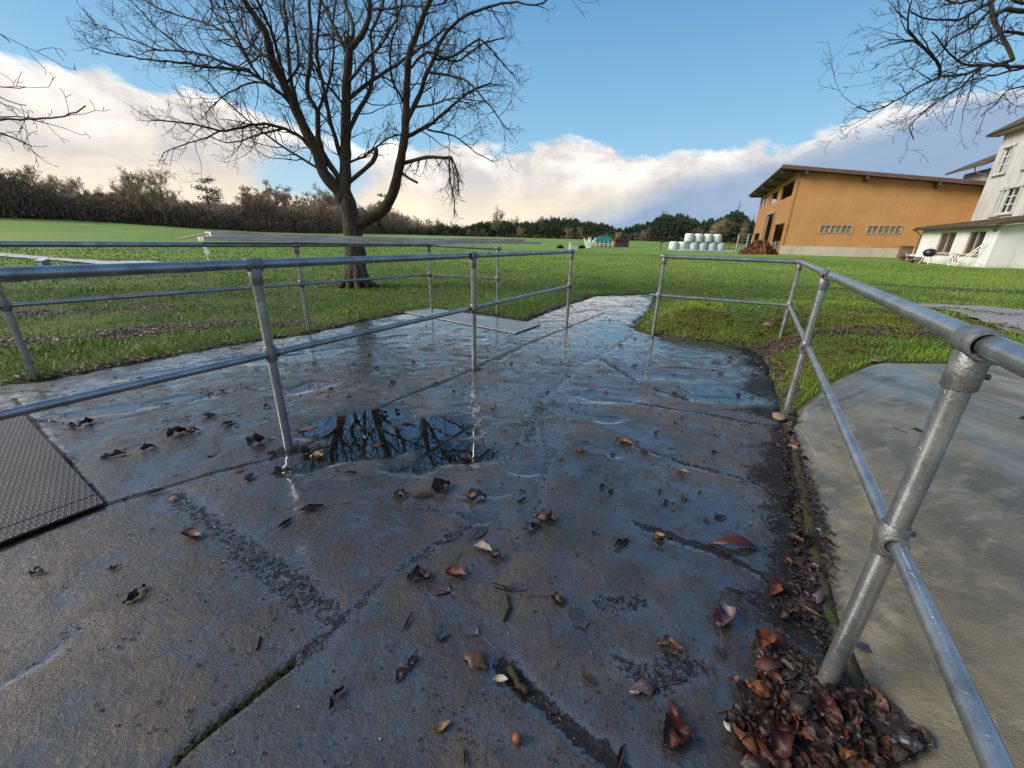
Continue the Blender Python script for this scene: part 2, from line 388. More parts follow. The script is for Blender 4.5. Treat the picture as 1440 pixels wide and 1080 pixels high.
# wood etc
t = NT('weathered board')
n1 = t.noise(3, 6, .65, .3, t.mapped((1, 14, 14), (0, 0, 0))); n2 = t.noise(1.2, 4)
c = t.ramp(n1, [(.3, (.36, .30, .26)), (.5, (.66, .57, .50)), (.72, (.80, .71, .63))]); c = t.mix(t.ramp(n2, [(.4, .35), (.6, 0)]), c, (.20, .18, .13))
hs = t.new('ShaderNodeHueSaturation'); t.link(c, hs.inputs['Color']); t.set(hs.inputs['Value'], t.math('ADD', .95, t.math('MULTIPLY', t.rand(), .2))); t.set('Base Color', hs.outputs[0]); t.set('Roughness', .75); t.set('Normal', t.bump(n1, .006)); MT['board'] = t.m
MT['wood'] = simple('brown timber', (.13, .085, .055), .8, 0, .4, 6)
t = NT('bale wrap'); n1 = t.noise(3, 5, .6, .5); c = t.ramp(n1, [(.3, (.50, .56, .50)), (.7, (.70, .75, .70))]); t.set('Base Color', c); t.set('Roughness', .35); t.set('Normal', t.bump(t.noise(6, 6, .7, .8, t.mapped((1, 1, 3))), .08)); MT['wrap'] = t.m
MT['teal'] = simple('teal tarpaulin', (.015, .22, .22), .5, 0, .2, .8, .03, 3)
MT['blue'] = simple('pale blue sheet', (.30, .42, .55), .4, 0, .2, 1.2, .03, 3)
MT['bluebox'] = simple('dark blue plastic', (.03, .05, .25), .4)
MT['shed'] = simple('reddish shed boards', (.20, .080, .050), .8, 0, .3, 1)
MT['dung'] = simple('reddish dung and straw', (.15, .055, .026), .9, 0, .6, 3, .08, 8, .2, (.035, .016, .010))
MT['black'] = simple('black enamel', (.014, .014, .016), .3)
MT['stone'] = simple('pale ochre stone', (.17, .115, .07), .75, 0, .35, 12, .004, 60)
MT['paleplast'] = simple('pale grey casing', (.55, .56, .56), .5, 0, .15, 6)
MT['red'] = simple('dull red paint', (.35, .06, .05), .5)
t = NT('tarmac'); n1 = t.noise(1.3, 6, .6); n2 = t.noise(60, 4, .7); c = t.ramp(n1, [(.3, (.19, .175, .16)), (.7, (.29, .265, .245))]); c = t.mix(t.ramp(n2, [(.5, 0), (.8, .4)]), c, (.24, .225, .21)); c = t.mix(t.ramp(t.noise(3.5, 6, .7, .5), [(.58, 0), (.66, .7)]), c, (.05, .045, .04))
t.set('Base Color', c); t.set('Roughness', t.ramp(n1, [(.3, .3), (.7, .6)])); t.set('Normal', t.bump(n2, .006)); MT['tarmac'] = t.m
t = NT('farm track'); c = t.ramp(t.noise(1.2, 6, .65), [(.3, (.46, .45, .45)), (.7, (.66, .65, .65))]); t.set('Base Color', c); t.set('Roughness', .38); t.set('Coat Weight', .4); t.set('Coat Roughness', .15); MT['track'] = t.m

# steel sheet and tread plate
t = NT('wet steel sheet'); n1 = t.noise(2.2, 6, .65, .4); c = t.ramp(n1, [(.3, (.11, .118, .125)), (.7, (.24, .25, .26))]); t.set('Base Color', c); t.set('Metallic', .45); t.set('Roughness', t.ramp(n1, [(.35, .16), (.65, .38)])); t.set('Normal', t.bump(t.noise(30, 4), .002)); MT['sheet'] = t.m
t = NT('tread plate')
mp = t.mapped((1, 1, 1), (0, 0, R(45))); sx = t.new('ShaderNodeSeparateXYZ'); t.link(mp, sx.inputs[0]); K = 185.0
u_ = t.math('MULTIPLY', sx.outputs[0], 1 / .021); v_ = t.math('MULTIPLY', sx.outputs[1], 1 / .021); fu = t.math('SUBTRACT', t.math('FRACT', u_), .5); fv = t.math('SUBTRACT', t.math('FRACT', v_), .5)
par = t.math('GREATER_THAN', t.math('FRACT', t.math('MULTIPLY', t.math('ADD', t.math('FLOOR', u_), t.math('FLOOR', v_)), .5)), .25)
q2 = lambda a, k: t.math('POWER', t.math('ABSOLUTE', t.math('DIVIDE', a, k)), 2.0)
ea = t.math('MULTIPLY', par, t.math('SUBTRACT', 1.0, t.math('ADD', q2(fu, .5), q2(fv, .17)), True))
eb = t.math('MULTIPLY', t.math('SUBTRACT', 1.0, par), t.math('SUBTRACT', 1.0, t.math('ADD', q2(fv, .5), q2(fu, .17)), True))
h = t.math('ADD', ea, eb, True); n1 = t.noise(3, 6, .65)
c = t.ramp(n1, [(.3, (.030, .027, .026)), (.7, (.070, .060, .055))]); c = t.mix(t.ramp(h, [(.1, .6), (.5, 0)]), c, (.055, .05, .046)); c = t.mix(t.ramp(t.noise(8, 6, .7), [(.58, 0), (.7, .5)]), c, (.12, .085, .06))
t.set('Base Color', c); t.set('Metallic', .35); t.set('Roughness', t.ramp(n1, [(.3, .28), (.7, .5)])); t.set('Normal', t.bump(h, .004, .9)); MT['tread'] = t.m

# water
t = NT('rain water'); nt = t.t
gl = t.new('ShaderNodeBsdfGlossy'); gl.inputs['Roughness'].default_value = .015; tr = t.new('ShaderNodeBsdfTransparent'); tr.inputs['Color'].default_value = (.72, .70, .66, 1)
dpt = t.ramp(t.attr('depth'), [(0, 0), (.0022, .45), (.006, 1)])
fr = t.new('ShaderNodeFresnel'); fr.inputs['IOR'].default_value = 3.8; mx = t.new('ShaderNodeMixShader')
bp = t.bump(t.noise(3.0, 3, .5), .004, .25); t.link(bp, gl.inputs['Normal'])
t.link(t.math('MULTIPLY', fr.outputs[0], dpt), mx.inputs[0]); t.link(t.mix(dpt, (1, 1, 1), (.72, .70, .66)), tr.inputs['Color']); t.link(tr.outputs[0], mx.inputs[1]); t.link(gl.outputs[0], mx.inputs[2]); t.link(mx.outputs[0], t.out.inputs['Surface']); MT['water'] = t.m

def leafmat(name, a, b, rough=.45, spec=.4):
    t = NT(name); n = t.noise(38, 5, .65); nv = t.noise(9, 4)
    c = t.ramp(n, [(.3, a), (.7, b)]); c = t.mix(t.ramp(nv, [(.5, 0), (.7, .6)]), c, tuple(x * .35 for x in a))
    hs = t.new('ShaderNodeHueSaturation'); t.link(c, hs.inputs['Color']); t.set(hs.inputs['Value'], t.math('ADD', .65, t.math('MULTIPLY', t.rand(), .7)))
    t.set('Base Color', hs.outputs[0]); t.set('Roughness', rough); t.set('Specular IOR Level', spec); t.set('Normal', t.bump(t.noise(120, 4, .7), .0025)); return t.m
LM = {'dark': leafmat('leaf black brown', (.010, .007, .006), (.032, .019, .015)), 'red': leafmat('leaf dark red', (.034, .008, .006), (.075, .018, .011)),
      'rust': leafmat('leaf rust', (.085, .026, .010), (.19, .062, .020), .42), 'brown': leafmat('leaf brown', (.036, .018, .013), (.085, .042, .026), .4),
      'tan': leafmat('leaf tan', (.17, .10, .045), (.30, .19, .09), .5), 'slate': leafmat('leaf slate', (.026, .026, .034), (.055, .052, .062), .25, .7),
      'plum': leafmat('leaf plum', (.042, .026, .030), (.085, .052, .056), .3, .6), 'pale': leafmat('leaf pale', (.20, .175, .14), (.33, .29, .24), .5),
      'moss': leafmat('mossy bark', (.016, .018, .008), (.040, .042, .014), .8, .2), 'conker': leafmat('conker', (.12, .030, .010), (.20, .055, .018), .35)}
MT['crumb'] = simple('dark crumbs of dirt', (.022, .017, .014), .55, 0, .5, 30)
MT['litter'] = simple('rotting leaf litter', (.030, .018, .014), .5, 0, .7, 9, c2=(.009, .006, .005))
MT['mosscush'] = simple('yellow brown moss', (.115, .110, .012), .85, 0, .6, 5, spec=.2, c2=(.055, .040, .010))
MT['litter2'] = simple('matted brown leaves', (.12, .066, .052), .55, 0, .6, 7, c2=(.030, .018, .015))
MT['mossclump'] = simple('dark green moss', (.022, .030, .008), .85, 0, .6, 20, spec=.2)

# ================================================================== GROUND
def zone(x, y):
    """mud and moss masks for the turf"""
    mud = np.zeros(x.shape); moss = np.zeros(x.shape)
    def blob(cx, cy, rx, ry, rot=0, s=3):
        dx, dy = x - cx, y - cy; c_, s_ = math.cos(rot), math.sin(rot)
        q = np.hypot((dx * c_ + dy * s_) / rx, (-dx * s_ + dy * c_) / ry) + .55 * fbm(x * 1.7, y * 1.7, 4, s)
        return 1 - ss(.6, 1.15, q)
    for b in [(-4.6, 5.0, 1.1, .38, .5), (-5.6, 4.3, .7, .3, .4), (-3.1, 5.6, .5, .25, .8), (.75, 7.1, .6, .3, 1.1), (3.3, 4.75, .6, .25, -.5), (4.0, 4.55, .5, .2, .1), (4.6, 5.0, .4, .2, 0),
              (15.5, 13.5, 4.5, 1.0, -.35), (13.0, 14.8, 3, .6, -.3), (-6.5, 6.2, 1, .3, .5), (5.3, 4.7, .6, .25, -.2), (10, 12.0, 2.5, .5, -.2), (-10, 12, 3, .4, .7), (-4, 10.1, .6, .5, 0)]:
        mud = np.maximum(mud, blob(*b))
    for b in [(2.75, 5.75, .75, .45, -.3), (3.9, 5.0, 1.2, .5, -.3), (5.6, 5.6, 1.6, .9, -.2), (3.2, 3.9, .6, .4, .5), (7.5, 7, 1.2, .6, -.3)]:
        moss = np.maximum(moss, blob(*b, 9))
    dd = np.minimum(dline(x, y, PAD_R), dline(x, y, PAD_L))
    mud = np.maximum(mud, (1 - ss(.02, .16, dd + .12 * fbm(x * 4, y * 4, 3, 4))) * .9)
    return mud, moss

def polar(r0, r1, fac, a0, a1, da):
    rr = [r0]
    while rr[-1] < r1: rr.append(rr[-1] * fac)
    return np.array(rr), np.arange(a0, a1 + 1e-6, da)
angs = np.concatenate([np.arange(-66, 66, .3), np.arange(66, 294.01, 4.0)])
rr = [.3]
while rr[-1] < 900: rr.append(rr[-1] * (1.016 if rr[-1] < 14 else 1.03))
rr = np.array(rr)
A, RR = np.meshgrid(np.radians(angs), rr)
gx = (RR * np.sin(A)).ravel(); gy = (RR * np.cos(A)).ravel()
gz = terr(gx, gy)
inn = inpoly(gx, gy, PAD); inb = inpoly(gx, gy, BANK); intar = inpoly(gx, gy, TARMAC)
dp = dline(gx, gy, PAD, True); db = dline(gx, gy, BANK, True)
gz = np.where(inn, -.07 * ss(0, .10, dp) + .0, gz); gz = np.where(inb, gz - .09 * ss(0, .10, db), gz)
gz = np.where(intar, gz - .03, gz)
mud, moss = zone(gx, gy)
nr, na = RR.shape
I = np.arange(nr * na).reshape(nr, na)
F = np.stack([I[:-1, :-1].ravel(), I[1:, :-1].ravel(), I[1:, 1:].ravel(), I[:-1, 1:].ravel()], 1)[:, ::-1]
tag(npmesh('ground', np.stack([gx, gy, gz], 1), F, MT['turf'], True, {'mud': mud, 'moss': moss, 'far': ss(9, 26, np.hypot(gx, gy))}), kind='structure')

# ------------------------------------------------------------------ wet concrete pad
xs = np.arange(-6.2, 4.0, .017)
ys = [0.1]
while ys[-1] < 10.5: ys.append(ys[-1] + max(.011, .0045 * ys[-1]))
ys = np.array(ys)
PXg, PYg = np.meshgrid(xs, ys); px_, py_ = PXg.ravel(), PYg.ravel()
def pxline(pts): return [tuple(flat(*p)) for p in pts]
JOINTS = [  # slab joints and cracks, traced from the photograph's plan; (points, width, strength, depth)
    (pxline([(225, 1085), (300, 1020), (378, 958), (410, 932)]), .012, 1.0, .018),
    (pxline([(410, 932), (470, 880), (540, 815), (600, 775), (660, 735)]), .035, .62, .004),
    (pxline([(0, 772), (70, 742), (150, 708), (215, 690), (300, 664), (400, 640), (470, 606), (560, 560), (640, 530), (720, 492), (790, 464), (850, 440)]), .030, .95, .002),
    (pxline([(20, 560), (60, 612), (100, 655), (150, 708)]), .020, .95, .002),
    (pxline([(710, 935), (745, 972), (790, 1010), (850, 1060), (880, 1085)]), .030, .95, .012),
    (pxline([(895, 735), (960, 760), (1010, 775), (1060, 800), (1110, 835)]), .030, .8, .006),
    (pxline([(880, 622), (960, 650), (1030, 668), (1100, 690)]), .028, .7, .004),
    (pxline([(245, 695), (310, 745), (370, 790), (430, 835), (470, 870)]), .075, .62, .003),
    (pxline([(850, 560), (930, 572), (1010, 585), (1090, 600)]), .035, .75, .004),
    (pxline([(840, 500), (870, 520), (900, 540), (960, 560)]), .05, .72, .004),
    (pxline([(890, 470), (860, 490), (820, 510), (760, 560), (740, 620)]), .05, .6, .004),
    (pxline([(60, 590), (120, 600), (230, 575), (300, 552)]), .018, .8, .004),
    (pxline([(640, 500), (700, 505), (730, 490)]), .06, .7, .004),
    (pxline([(940, 925), (985, 940), (915, 955), (870, 930)]), .05, .6, .003),
    (pxline([(840, 850), (900, 845)]), .05, .6, .002),
    (pxline([(820, 545), (760, 590), (770, 640), (760, 700), (740, 745)]), .03, .55, .003),
    (pxline([(0, 962), (60, 930), (110, 880)]), .02, .5, .003),
    (pxline([(560, 705), (640, 720), (720, 745)]), .04, .45, .002)]
dirt = np.zeros(px_.shape); carve = np.zeros(px_.shape)
wob = .035 * fbm(px_ * 5, py_ * 5, 4, 21) + .012 * fbm(px_ * 25, py_ * 25, 3, 22)
for P, wd, st, dep in JOINTS:
    d_ = dline(px_, py_, P) + wob * min(1, wd * 22)
    m = 1 - ss(wd * .35, wd * 1.5, np.abs(d_)); dirt = np.maximum(dirt, m * st); carve = np.maximum(carve, m * dep)
eR = dline(px_, py_, PAD_R); eL = dline(px_, py_, PAD_L)
nearR = 1 - ss(.05, .42, eR + .25 * fbm(px_ * 2.2, py_ * 4.5, 4, 31))
dirt = np.maximum(dirt, nearR * .9 * (py_ < 5)); dirt = np.maximum(dirt, (1 - ss(.02, .15, eL + .1 * fbm(px_ * 4, py_ * 4, 3, 32))) * .8)
for q_ in [(-1.35, 2.11), (-.385, 3.77), (.80, 5.92), (-4.15, 3.2), (2.01, 5.6), (-2.75, 5.2)]:
    dirt = np.maximum(dirt, .95 * (1 - ss(.03, .13, np.hypot(px_ - q_[0], py_ - q_[1]))))
patch = ss(.30, .62, fbm(px_ * .9 + 4, py_ * .9, 5, 41)); dirt = np.maximum(dirt, patch * .60)
patch = ss(.22, .48, fbm(px_ * 2.6 + 4, py_ * 5.5, 5, 43)); dirt = np.maximum(dirt, patch * .62 * ss(1.5, 2.8, py_))
patch = ss(.30, .50, fbm(px_ * 7 - 3, py_ * 11, 4, 47)); dirt = np.maximum(dirt, patch * .60 * ss(1.2, 2.4, py_))
ph = .0045 * fbm(px_ * .8, py_ * .8, 3, 51) + .0030 * fbm(px_ * 3.3, py_ * 3.3, 4, 52) + .0016 * fbm(px_ * 16, py_ * 16, 3, 53)
ph = ph * ss(.6, 2.2, py_) + .0016 * fbm(px_ * 28, py_ * 28, 3, 55) + .0018 * fbm(px_ * 9, py_ * 9, 4, 54)
PUD = [(578, 616, .66, .38, .5), (515, 592, .44, .26, .5), (622, 632, .34, .28, 0), (250, 520, .55, .10, .80), (330, 505, .5, .10, .8), (430, 545, .25, .12, .6), (700, 690, .18, .10, .2), (735, 660, .1, .07, 0), (860, 590, .10, .06, 0),
       (840, 560, .3, .14, 0), (960, 500, .28, .12, -.2), (200, 570, .5, .09, .6), (420, 500, .6, .16, .8), (530, 480, .5, .14, .9), (660, 480, .4, .12, .9), (1000, 560, .3, .08, -.2), (900, 425, .5, .14, .6), (820, 440, .5, .14, .8), (930, 530, .3, .12, -.1), (690, 720, .16, .09, 0), (865, 640, .09, .07, 0)]
wet = np.zeros(px_.shape); dep = np.zeros(px_.shape)
for (a, b, rx, ry, rot) in PUD:
    cx, cy = flat(a, b); dx, dy = px_ - cx, py_ - cy; c_, s_ = math.cos(rot), math.sin(rot)
    q = np.hypot((dx * c_ + dy * s_) / rx, (-dx * s_ + dy * c_) / ry) + (.6 if rx in (.66, .44, .34) else 1.0) * fbm(px_ * 3.4, py_ * 5.2, 5, 61)
    dep = np.maximum(dep, (1 - ss(.5, 1.15, q)) * (1.0 if rx in (.66, .44, .34) else .62)); wet = np.maximum(wet, 1 - ss(.7, 1.9, q))
LEVEL = -.0062
dep0 = dep.copy()
ph = ph * (1 - .85 * dep) - .012 * dep - carve
wet = np.maximum(wet, .80 * ss(2.6, 5.5, py_)); wet = wet * (1 - .8 * np.clip(dirt - .3, 0, 1))
wet = np.maximum(wet, ss(LEVEL + .0075, LEVEL + .0015, ph) * 1.6)
pz = ph.copy()
# a few raised ridges of old mortar between the near slabs
ed = dline(px_, py_, PAD, True) + .10 * fbm(px_ * 6, py_ * 6, 3, 71)
ok = inpoly(px_, py_, PAD) & (ed > .025)
pz = pz - .03 * (1 - ss(.0, .09, ed))
ny, nx = PXg.shape; I = np.arange(ny * nx).reshape(ny, nx)
F = np.stack([I[:-1, :-1].ravel(), I[:-1, 1:].ravel(), I[1:, 1:].ravel(), I[1:, :-1].ravel()], 1)
F = F[ok[F].all(1)]
def compact(V, F, *arr):
    u, inv = np.unique(F.ravel(), return_inverse=True)
    return V[u], inv.reshape(F.shape), [a[u] for a in arr]
V = np.stack([px_, py_, pz], 1)
Vp, Fp, (d1, w1) = compact(V, F, dirt, wet)
tag(npmesh('concrete_yard', Vp, Fp, MT['conc'], True, {'dirt': d1, 'wet': w1}), kind='structure')
lowc = (pz < LEVEL + .0015) & (ed > .06) & (dep0 > .10)
Fw = F[lowc[F].any(1)]
Vw, Fw, _ = compact(V, Fw); Vw = Vw.copy(); dw = np.clip(LEVEL - Vw[:, 2], 0, 1); Vw[:, 2] = LEVEL
tag(npmesh('puddle_water', Vw, Fw, MT['water'], True, {'depth': dw}), kind='structure')
def yard_z(x, y):
    i = int(np.clip(np.searchsorted(ys, y), 0, ny - 1)); j = int(np.clip(round((x - xs[0]) / .017), 0, nx - 1)); return float(max(pz.reshape(ny, nx)[i, j], LEVEL))

# ------------------------------------------------------------------ smooth concrete bank beside the yard
bx = np.arange(.2, 8.0, .03); by = np.arange(-1.9, 3.7, .03)
BX, BY = np.meshgrid(bx, by); x_, y_ = BX.ravel(), BY.ravel()
z_ = terr(x_, y_, False) + .012 + .012 * fbm(x_ * 1.5, y_ * 1.5, 4, 81)
edb = dline(x_, y_, BANK, True) + .05 * fbm(x_ * 6, y_ * 6, 3, 82); dRb = dline(x_, y_, PAD_R); ok = (inpoly(x_, y_, BANK) & (edb > .0)) | ((dRb < .07) & (y_ < 2.75) & (x_ < 2.4) & (dline(x_, y_, BANK, True) < .07)); z_ = z_ - .05 * (1 - ss(.0, .07, dRb))
top_e = dline(x_, y_, BANK[:9]); z_ = z_ - .05 * (1 - ss(0, .12, top_e))
dr = np.maximum((1 - ss(.01, .10, dline(x_, y_, PAD_R))) * .9, (1 - ss(.02, .25, top_e + .15 * fbm(x_ * 5, y_ * 5, 3, 83))) * .75)
cr = dline(x_, y_, [(2.35, 2.75), (2.75, 2.85), (3.2, 3.05), (4.0, 3.15)]) + .04 * fbm(x_ * 4, y_ * 4, 3, 84); dr = np.maximum(dr, (1 - ss(.008, .04, np.abs(cr))) * .9)
I = np.arange(BX.size).reshape(BX.shape); F = np.stack([I[:-1, :-1].ravel(), I[:-1, 1:].ravel(), I[1:, 1:].ravel(), I[1:, :-1].ravel()], 1); F = F[ok[F].all(1)]
Vb, Fb, (d2,) = compact(np.stack([x_, y_, z_], 1), F, dr)
tag(npmesh('concrete_bank', Vb, Fb, MT['bank'], True, {'dirt': d2}), kind='structure')

# ------------------------------------------------------------------ tarmac and far track
def sheet(name, poly, mat, dz, step, nz=0.0):
    P = np.array(poly); xs_ = np.arange(P[:, 0].min(), P[:, 0].max(), step); ys_ = np.arange(P[:, 1].min(), P[:, 1].max(), step)
    X_, Y_ = np.meshgrid(xs_, ys_); x, y = X_.ravel(), Y_.ravel()
    ok = inpoly(x, y, poly) & ((dline(x, y, poly, True) + nz * fbm(x * 3, y * 3, 4, 91)) > 0)
    I = np.arange(X_.size).reshape(X_.shape); F = np.stack([I[:-1, :-1].ravel(), I[:-1, 1:].ravel(), I[1:, 1:].ravel(), I[1:, :-1].ravel()], 1); F = F[ok[F].all(1)]
    V, F, _ = compact(np.stack([x, y, terr(x, y) + dz], 1), F)
    return tag(npmesh(name, V, F, mat, True), kind='structure')
sheet('tarmac_road', TARMAC, MT['tarmac'], .012, .08, .25)
g = lambda *a: [tuple(at(*p)[:2]) for p in a]
sheet('farm_track', g((-60, 352), (0, 356), (90, 363), (160, 368), (215, 367), (240, 371), (205, 380), (90, 392), (-60, 402), (-60, 395), (80, 386), (150, 378), (130, 372), (60, 366), (0, 361), (-60, 358)), MT['track'], .045, .12, .2)

# ------------------------------------------------------------------ turf blades
N = 330000
az = np.radians(rng.uniform(-60, 60, N)); r = 2.4 * np.exp(rng.uniform(0, 1, N) ** 1.0 * math.log(46 / 2.4))
x = r * np.sin(az); y = r * np.cos(az)
mud, moss = zone(x, y)
dPad = dline(x, y, PAD, True); dBk = dline(x, y, BANK, True)
over = .05 * fbm(x * 9, y * 9, 2, 99)
ok = ~(inpoly(x, y, PAD) & (dPad > .015 + over)) & ~(inpoly(x, y, BANK) & (dBk > .02 + over)) & ~(inpoly(x, y, TARMAC) & (dline(x, y, TARMAC, True) > .2))
ok &= rng.uniform(0, 1, N) > mud * .97 * (fbm(x * 7, y * 7, 3, 12) > -.12)
ok &= ~((dline(x, y, PAD_R) < .16) & (y < 2.75))
ok &= ~inpoly(x, y, [(-4.3, 9.9), (-3.6, 9.9), (-3.6, 10.5), (-4.3, 10.5)])
ok &= rng.uniform(0, 1, N) < (.55 + .8 * ss(-.35, .3, fbm(x * 2.2, y * 2.2, 4, 14)))
x, y, r, moss = x[ok], y[ok], r[ok], moss[ok]; n = len(x)
hh = (.020 + .026 * rng.uniform(0, 1, n)) * (1 + .9 * fbm(x * 1.2, y * 1.2, 3, 15)) * (1 + np.clip(r / 30, 0, .8)) * (1 - .25 * moss)
edge = 1 - ss(.0, .25, np.minimum(dline(x, y, PAD, True), dline(x, y, BANK, True))); hh *= 1 + .5 * edge
ww = .0022 + .0011 * r
ta = rng.uniform(0, 2 * math.pi, n); la = rng.uniform(0, 2 * math.pi, n); lean = hh * rng.uniform(.1, .95, n)
z = terr(x, y) - .006; cxv, syv = np.cos(ta) * ww / 2, np.sin(ta) * ww / 2
V = np.empty((n, 3, 3)); V[:, 0] = np.stack([x - cxv, y - syv, z], 1); V[:, 1] = np.stack([x + cxv, y + syv, z], 1)
V[:, 2] = np.stack([x + np.cos(la) * lean, y + np.sin(la) * lean, z + hh], 1)
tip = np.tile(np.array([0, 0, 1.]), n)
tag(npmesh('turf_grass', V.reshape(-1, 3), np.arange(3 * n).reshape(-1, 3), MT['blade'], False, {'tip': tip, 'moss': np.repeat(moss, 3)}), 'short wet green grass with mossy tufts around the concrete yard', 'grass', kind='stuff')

# ================================================================== HANDRAILS
def rail(label, posts, top_runs, mid_runs, ZT, ZM, dz=0.0):
    zs = lambda p, z: z - dz * ss(6.9, 6.78, p[1]) * (p[0] > -1.3)
    ZT0, ZM0 = ZT, ZM
    root = thing('pipe_handrail', label, 'handrail', (posts[0][0], posts[0][1], tz(*posts[0][:2], False)))
    off = Vector(root.location)
    L = lambda p: tuple(Vector([float(a) for a in p]) - off)
    for (px1, py1, *rest) in posts:
        zb = tz(px1, py1, False) - .06
        ZT = float(zs((px1, py1), ZT0)); ZM = float(zs((px1, py1), ZM0)); m = MB(); m.tube([L((px1, py1, zb)), L((px1, py1, ZT))], .0241, 24)
        m.build('post', MT['galv'], root, True, 40)
        f = MB(); f2 = MB(); dirs = rest[0] if rest else [(0, 1)]
        for dx, dy in dirs:
            q = Vector((dx, dy, 0)).normalized()
            f.ring(L((px1, py1, ZT)), q, .0245, .0318, .085)
            f2.ring(L((px1, py1, ZM)), q, .0195, .0285, .075)
        f.ring(L((px1, py1, ZT - .062)), (0, 0, 1), .0243, .0305, .082); f2.ring(L((px1, py1, ZM)), (0, 0, 1), .0243, .0305, .088)
        ft = f.build('tee_fitting', MT['fit'], root, True, 40); fc = f2.build('cross_fitting', MT['fit'], root, True, 40)
        q = Vector((dirs[0][0], dirs[0][1], 0)).normalized(); side = Vector((-q.y, q.x, 0)); 
        for (zz, o) in ((ZT - .07, 0), (ZM + .03, 0), (ZM - .03, 0)):
            s = MB(); a = Vector(L((px1, py1, zz))) + side * .028; s.tube([a, a + side * .011], .0065, 10); s.ring(a + side * .009, side, .003, .0065, .006, 10); s.build('set_screw', MT['screw'], ft if zz > 1 else fc, True, 40)
        s = MB(); a = Vector(L((px1, py1, ZT))) + (side * .028 + q * .026); s.tube([a, a + side * .010], .0065, 10); s.build('set_screw', MT['screw'], ft, True, 40)
    for run, z, rad, nm in [(t_, ZT0, .0241, 'top_rail') for t_ in top_runs] + [(t_, ZM0, .0190, 'middle_rail') for t_ in mid_runs]:
        m = MB(); m.tube([L((a, b, float(zs((a, b), z)))) for a, b in run], rad, 28); m.build(nm, MT['galv'], root, True, 40)
    return root
dA = Vector((2.14, 3.82, 0)).normalized()
A_, B_, C_ = (-1.35, 2.11), (-.385, 3.77), (.80, 5.92)
ext = lambda p, d, k: (p[0] + d[0] * k, p[1] + d[1] * k)
rail('galvanised pipe handrail standing in the middle of the wet concrete yard', [(*ext(A_, dA, -1.95), [dA[:2]]), (*A_, [dA[:2]]), (*B_, [dA[:2]]), (*C_, [dA[:2]])],
     [[ext(A_, dA, -2.3), ext(C_, dA, .05)]], [[ext(A_, dA, -2.3), ext(C_, dA, .045)]], 1.090, .612)
dL_ = Vector((1.30, 1.78, 0)).normalized(); L0, L1, L2, L3 = (-4.15, 3.20), (-2.75, 5.20), (-1.45, 6.95), (-.29, 6.79)
d23 = Vector((1.16, -.16, 0)).normalized()
rail('galvanised pipe handrail along the left grass edge, carrying the long weathered boards', [(*L0, [dL_[:2]]), (*L1, [dL_[:2]]), (*L2, [dL_[:2], d23[:2]]), (*L3, [d23[:2]])],
     [[ext(L0, dL_, -2.5), L2], [L2, ext(L3, d23, .06)]], [[L0, L2], [L2, ext(L3, d23, .05)]], 1.102, .630, .02)
ZT = 1.102
R1, R2, R3, R4 = (2.01, 5.60), (3.40, 4.95), (2.14, 2.83), (.98, .82)
d12 = Vector((1.39, -.65, 0)).normalized(); d34 = Vector((-1.16, -2.01, 0)).normalized()
rail('galvanised pipe handrail on the right, between the yard and the smooth concrete bank', [(*R1, [d12[:2]]), (*R2, [d12[:2], d34[:2]]), (*R3, [d34[:2]]), (*R4, [d34[:2]])],
     [[ext(R1, d12, -.06), R2], [R2, ext(R4, d34, 1.6)]], [[ext(R1, d12, -.12), R2], [R2, ext(R4, d34, 1.6)]], 1.068, .553)

# boards lying on the left handrail
def board(label, start, end, z, wdt, thk, tipn, lat=0.0):
    d = Vector((end[0] - start[0], end[1] - start[1], 0)); Ln = d.length; d.normalize(); s = Vector((-d.y, d.x, 0))
    root = np.array([start[0], start[1], z]); m = MB(); n = 26; rows = []
    for i in range(n + 1):
        u = i / n; k = 1.0
        if u * Ln < tipn: k = .85 + .15 * (u * Ln / tipn)
        jit = .004 * math.sin(9 * u + z * 50) + .003 * math.sin(31 * u)
        c = d * (u * Ln) + s * (lat + jit); w2 = wdt / 2 * k; sag = .008 * math.sin(u * 7 + wdt * 9)
        h0 = sag + (0 if u * Ln >= tipn else thk * .1 * (1 - u * Ln / tipn)); h1 = sag + thk
        rows.append([c - s * w2 + Vector((0, 0, h0)), c + s * w2 + Vector((0, 0, h0)), c + s * w2 + Vector((0, 0, h1)), c - s * w2 + Vector((0, 0, h1))])
    vs = [p for r_ in rows for p in r_]; fs = []
    for i in range(n):
        for k in range(4): fs.append((i * 4 + k, i * 4 + (k + 1) % 4, (i + 1) * 4 + (k + 1) % 4, (i + 1) * 4 + k)[::-1])
    fs += [(0, 1, 2, 3), (n * 4 + 3, n * 4 + 2, n * 4 + 1, n * 4)]
    ca, sa = d.x, d.y; vs = [Vector((p.x * ca + p.y * sa, -p.x * sa + p.y * ca, p.z)) for p in vs]
    m.add(vs, fs); o = m.build('weathered_board', MT['board']); o.location = root; o.rotation_euler = (0, 0, math.atan2(d.y, d.x))
    return tag(o, label, 'board', 'grey boards stacked on the left handrail')
b0 = ext(L1, dL_, -.98)
board('long grey board, lower one of the two lying on the left handrail', b0, ext(L2, dL_, 3.3), ZT + .0245, .20, .048, .03)
board('long grey board, upper one of the two lying on the left handrail', ext(L1, dL_, -.9), ext(L2, dL_, 2.7), ZT + .0245 + .050, .19, .048, .03, .006)
m = MB(); p0 = Vector((*ext(L1, dL_, -1.18), ZT + .055)); p1 = Vector((*ext(L1, dL_, -.70), ZT + .135))
m.tube([p0, (p0 + p1) / 2 + Vector((0, 0, .006)), p1], [.006, .012, .012], 6)
tag(m.build('split_lath', MT['board'], None, True), 'thin split lath sticking out from the left end of the boards', 'lath')

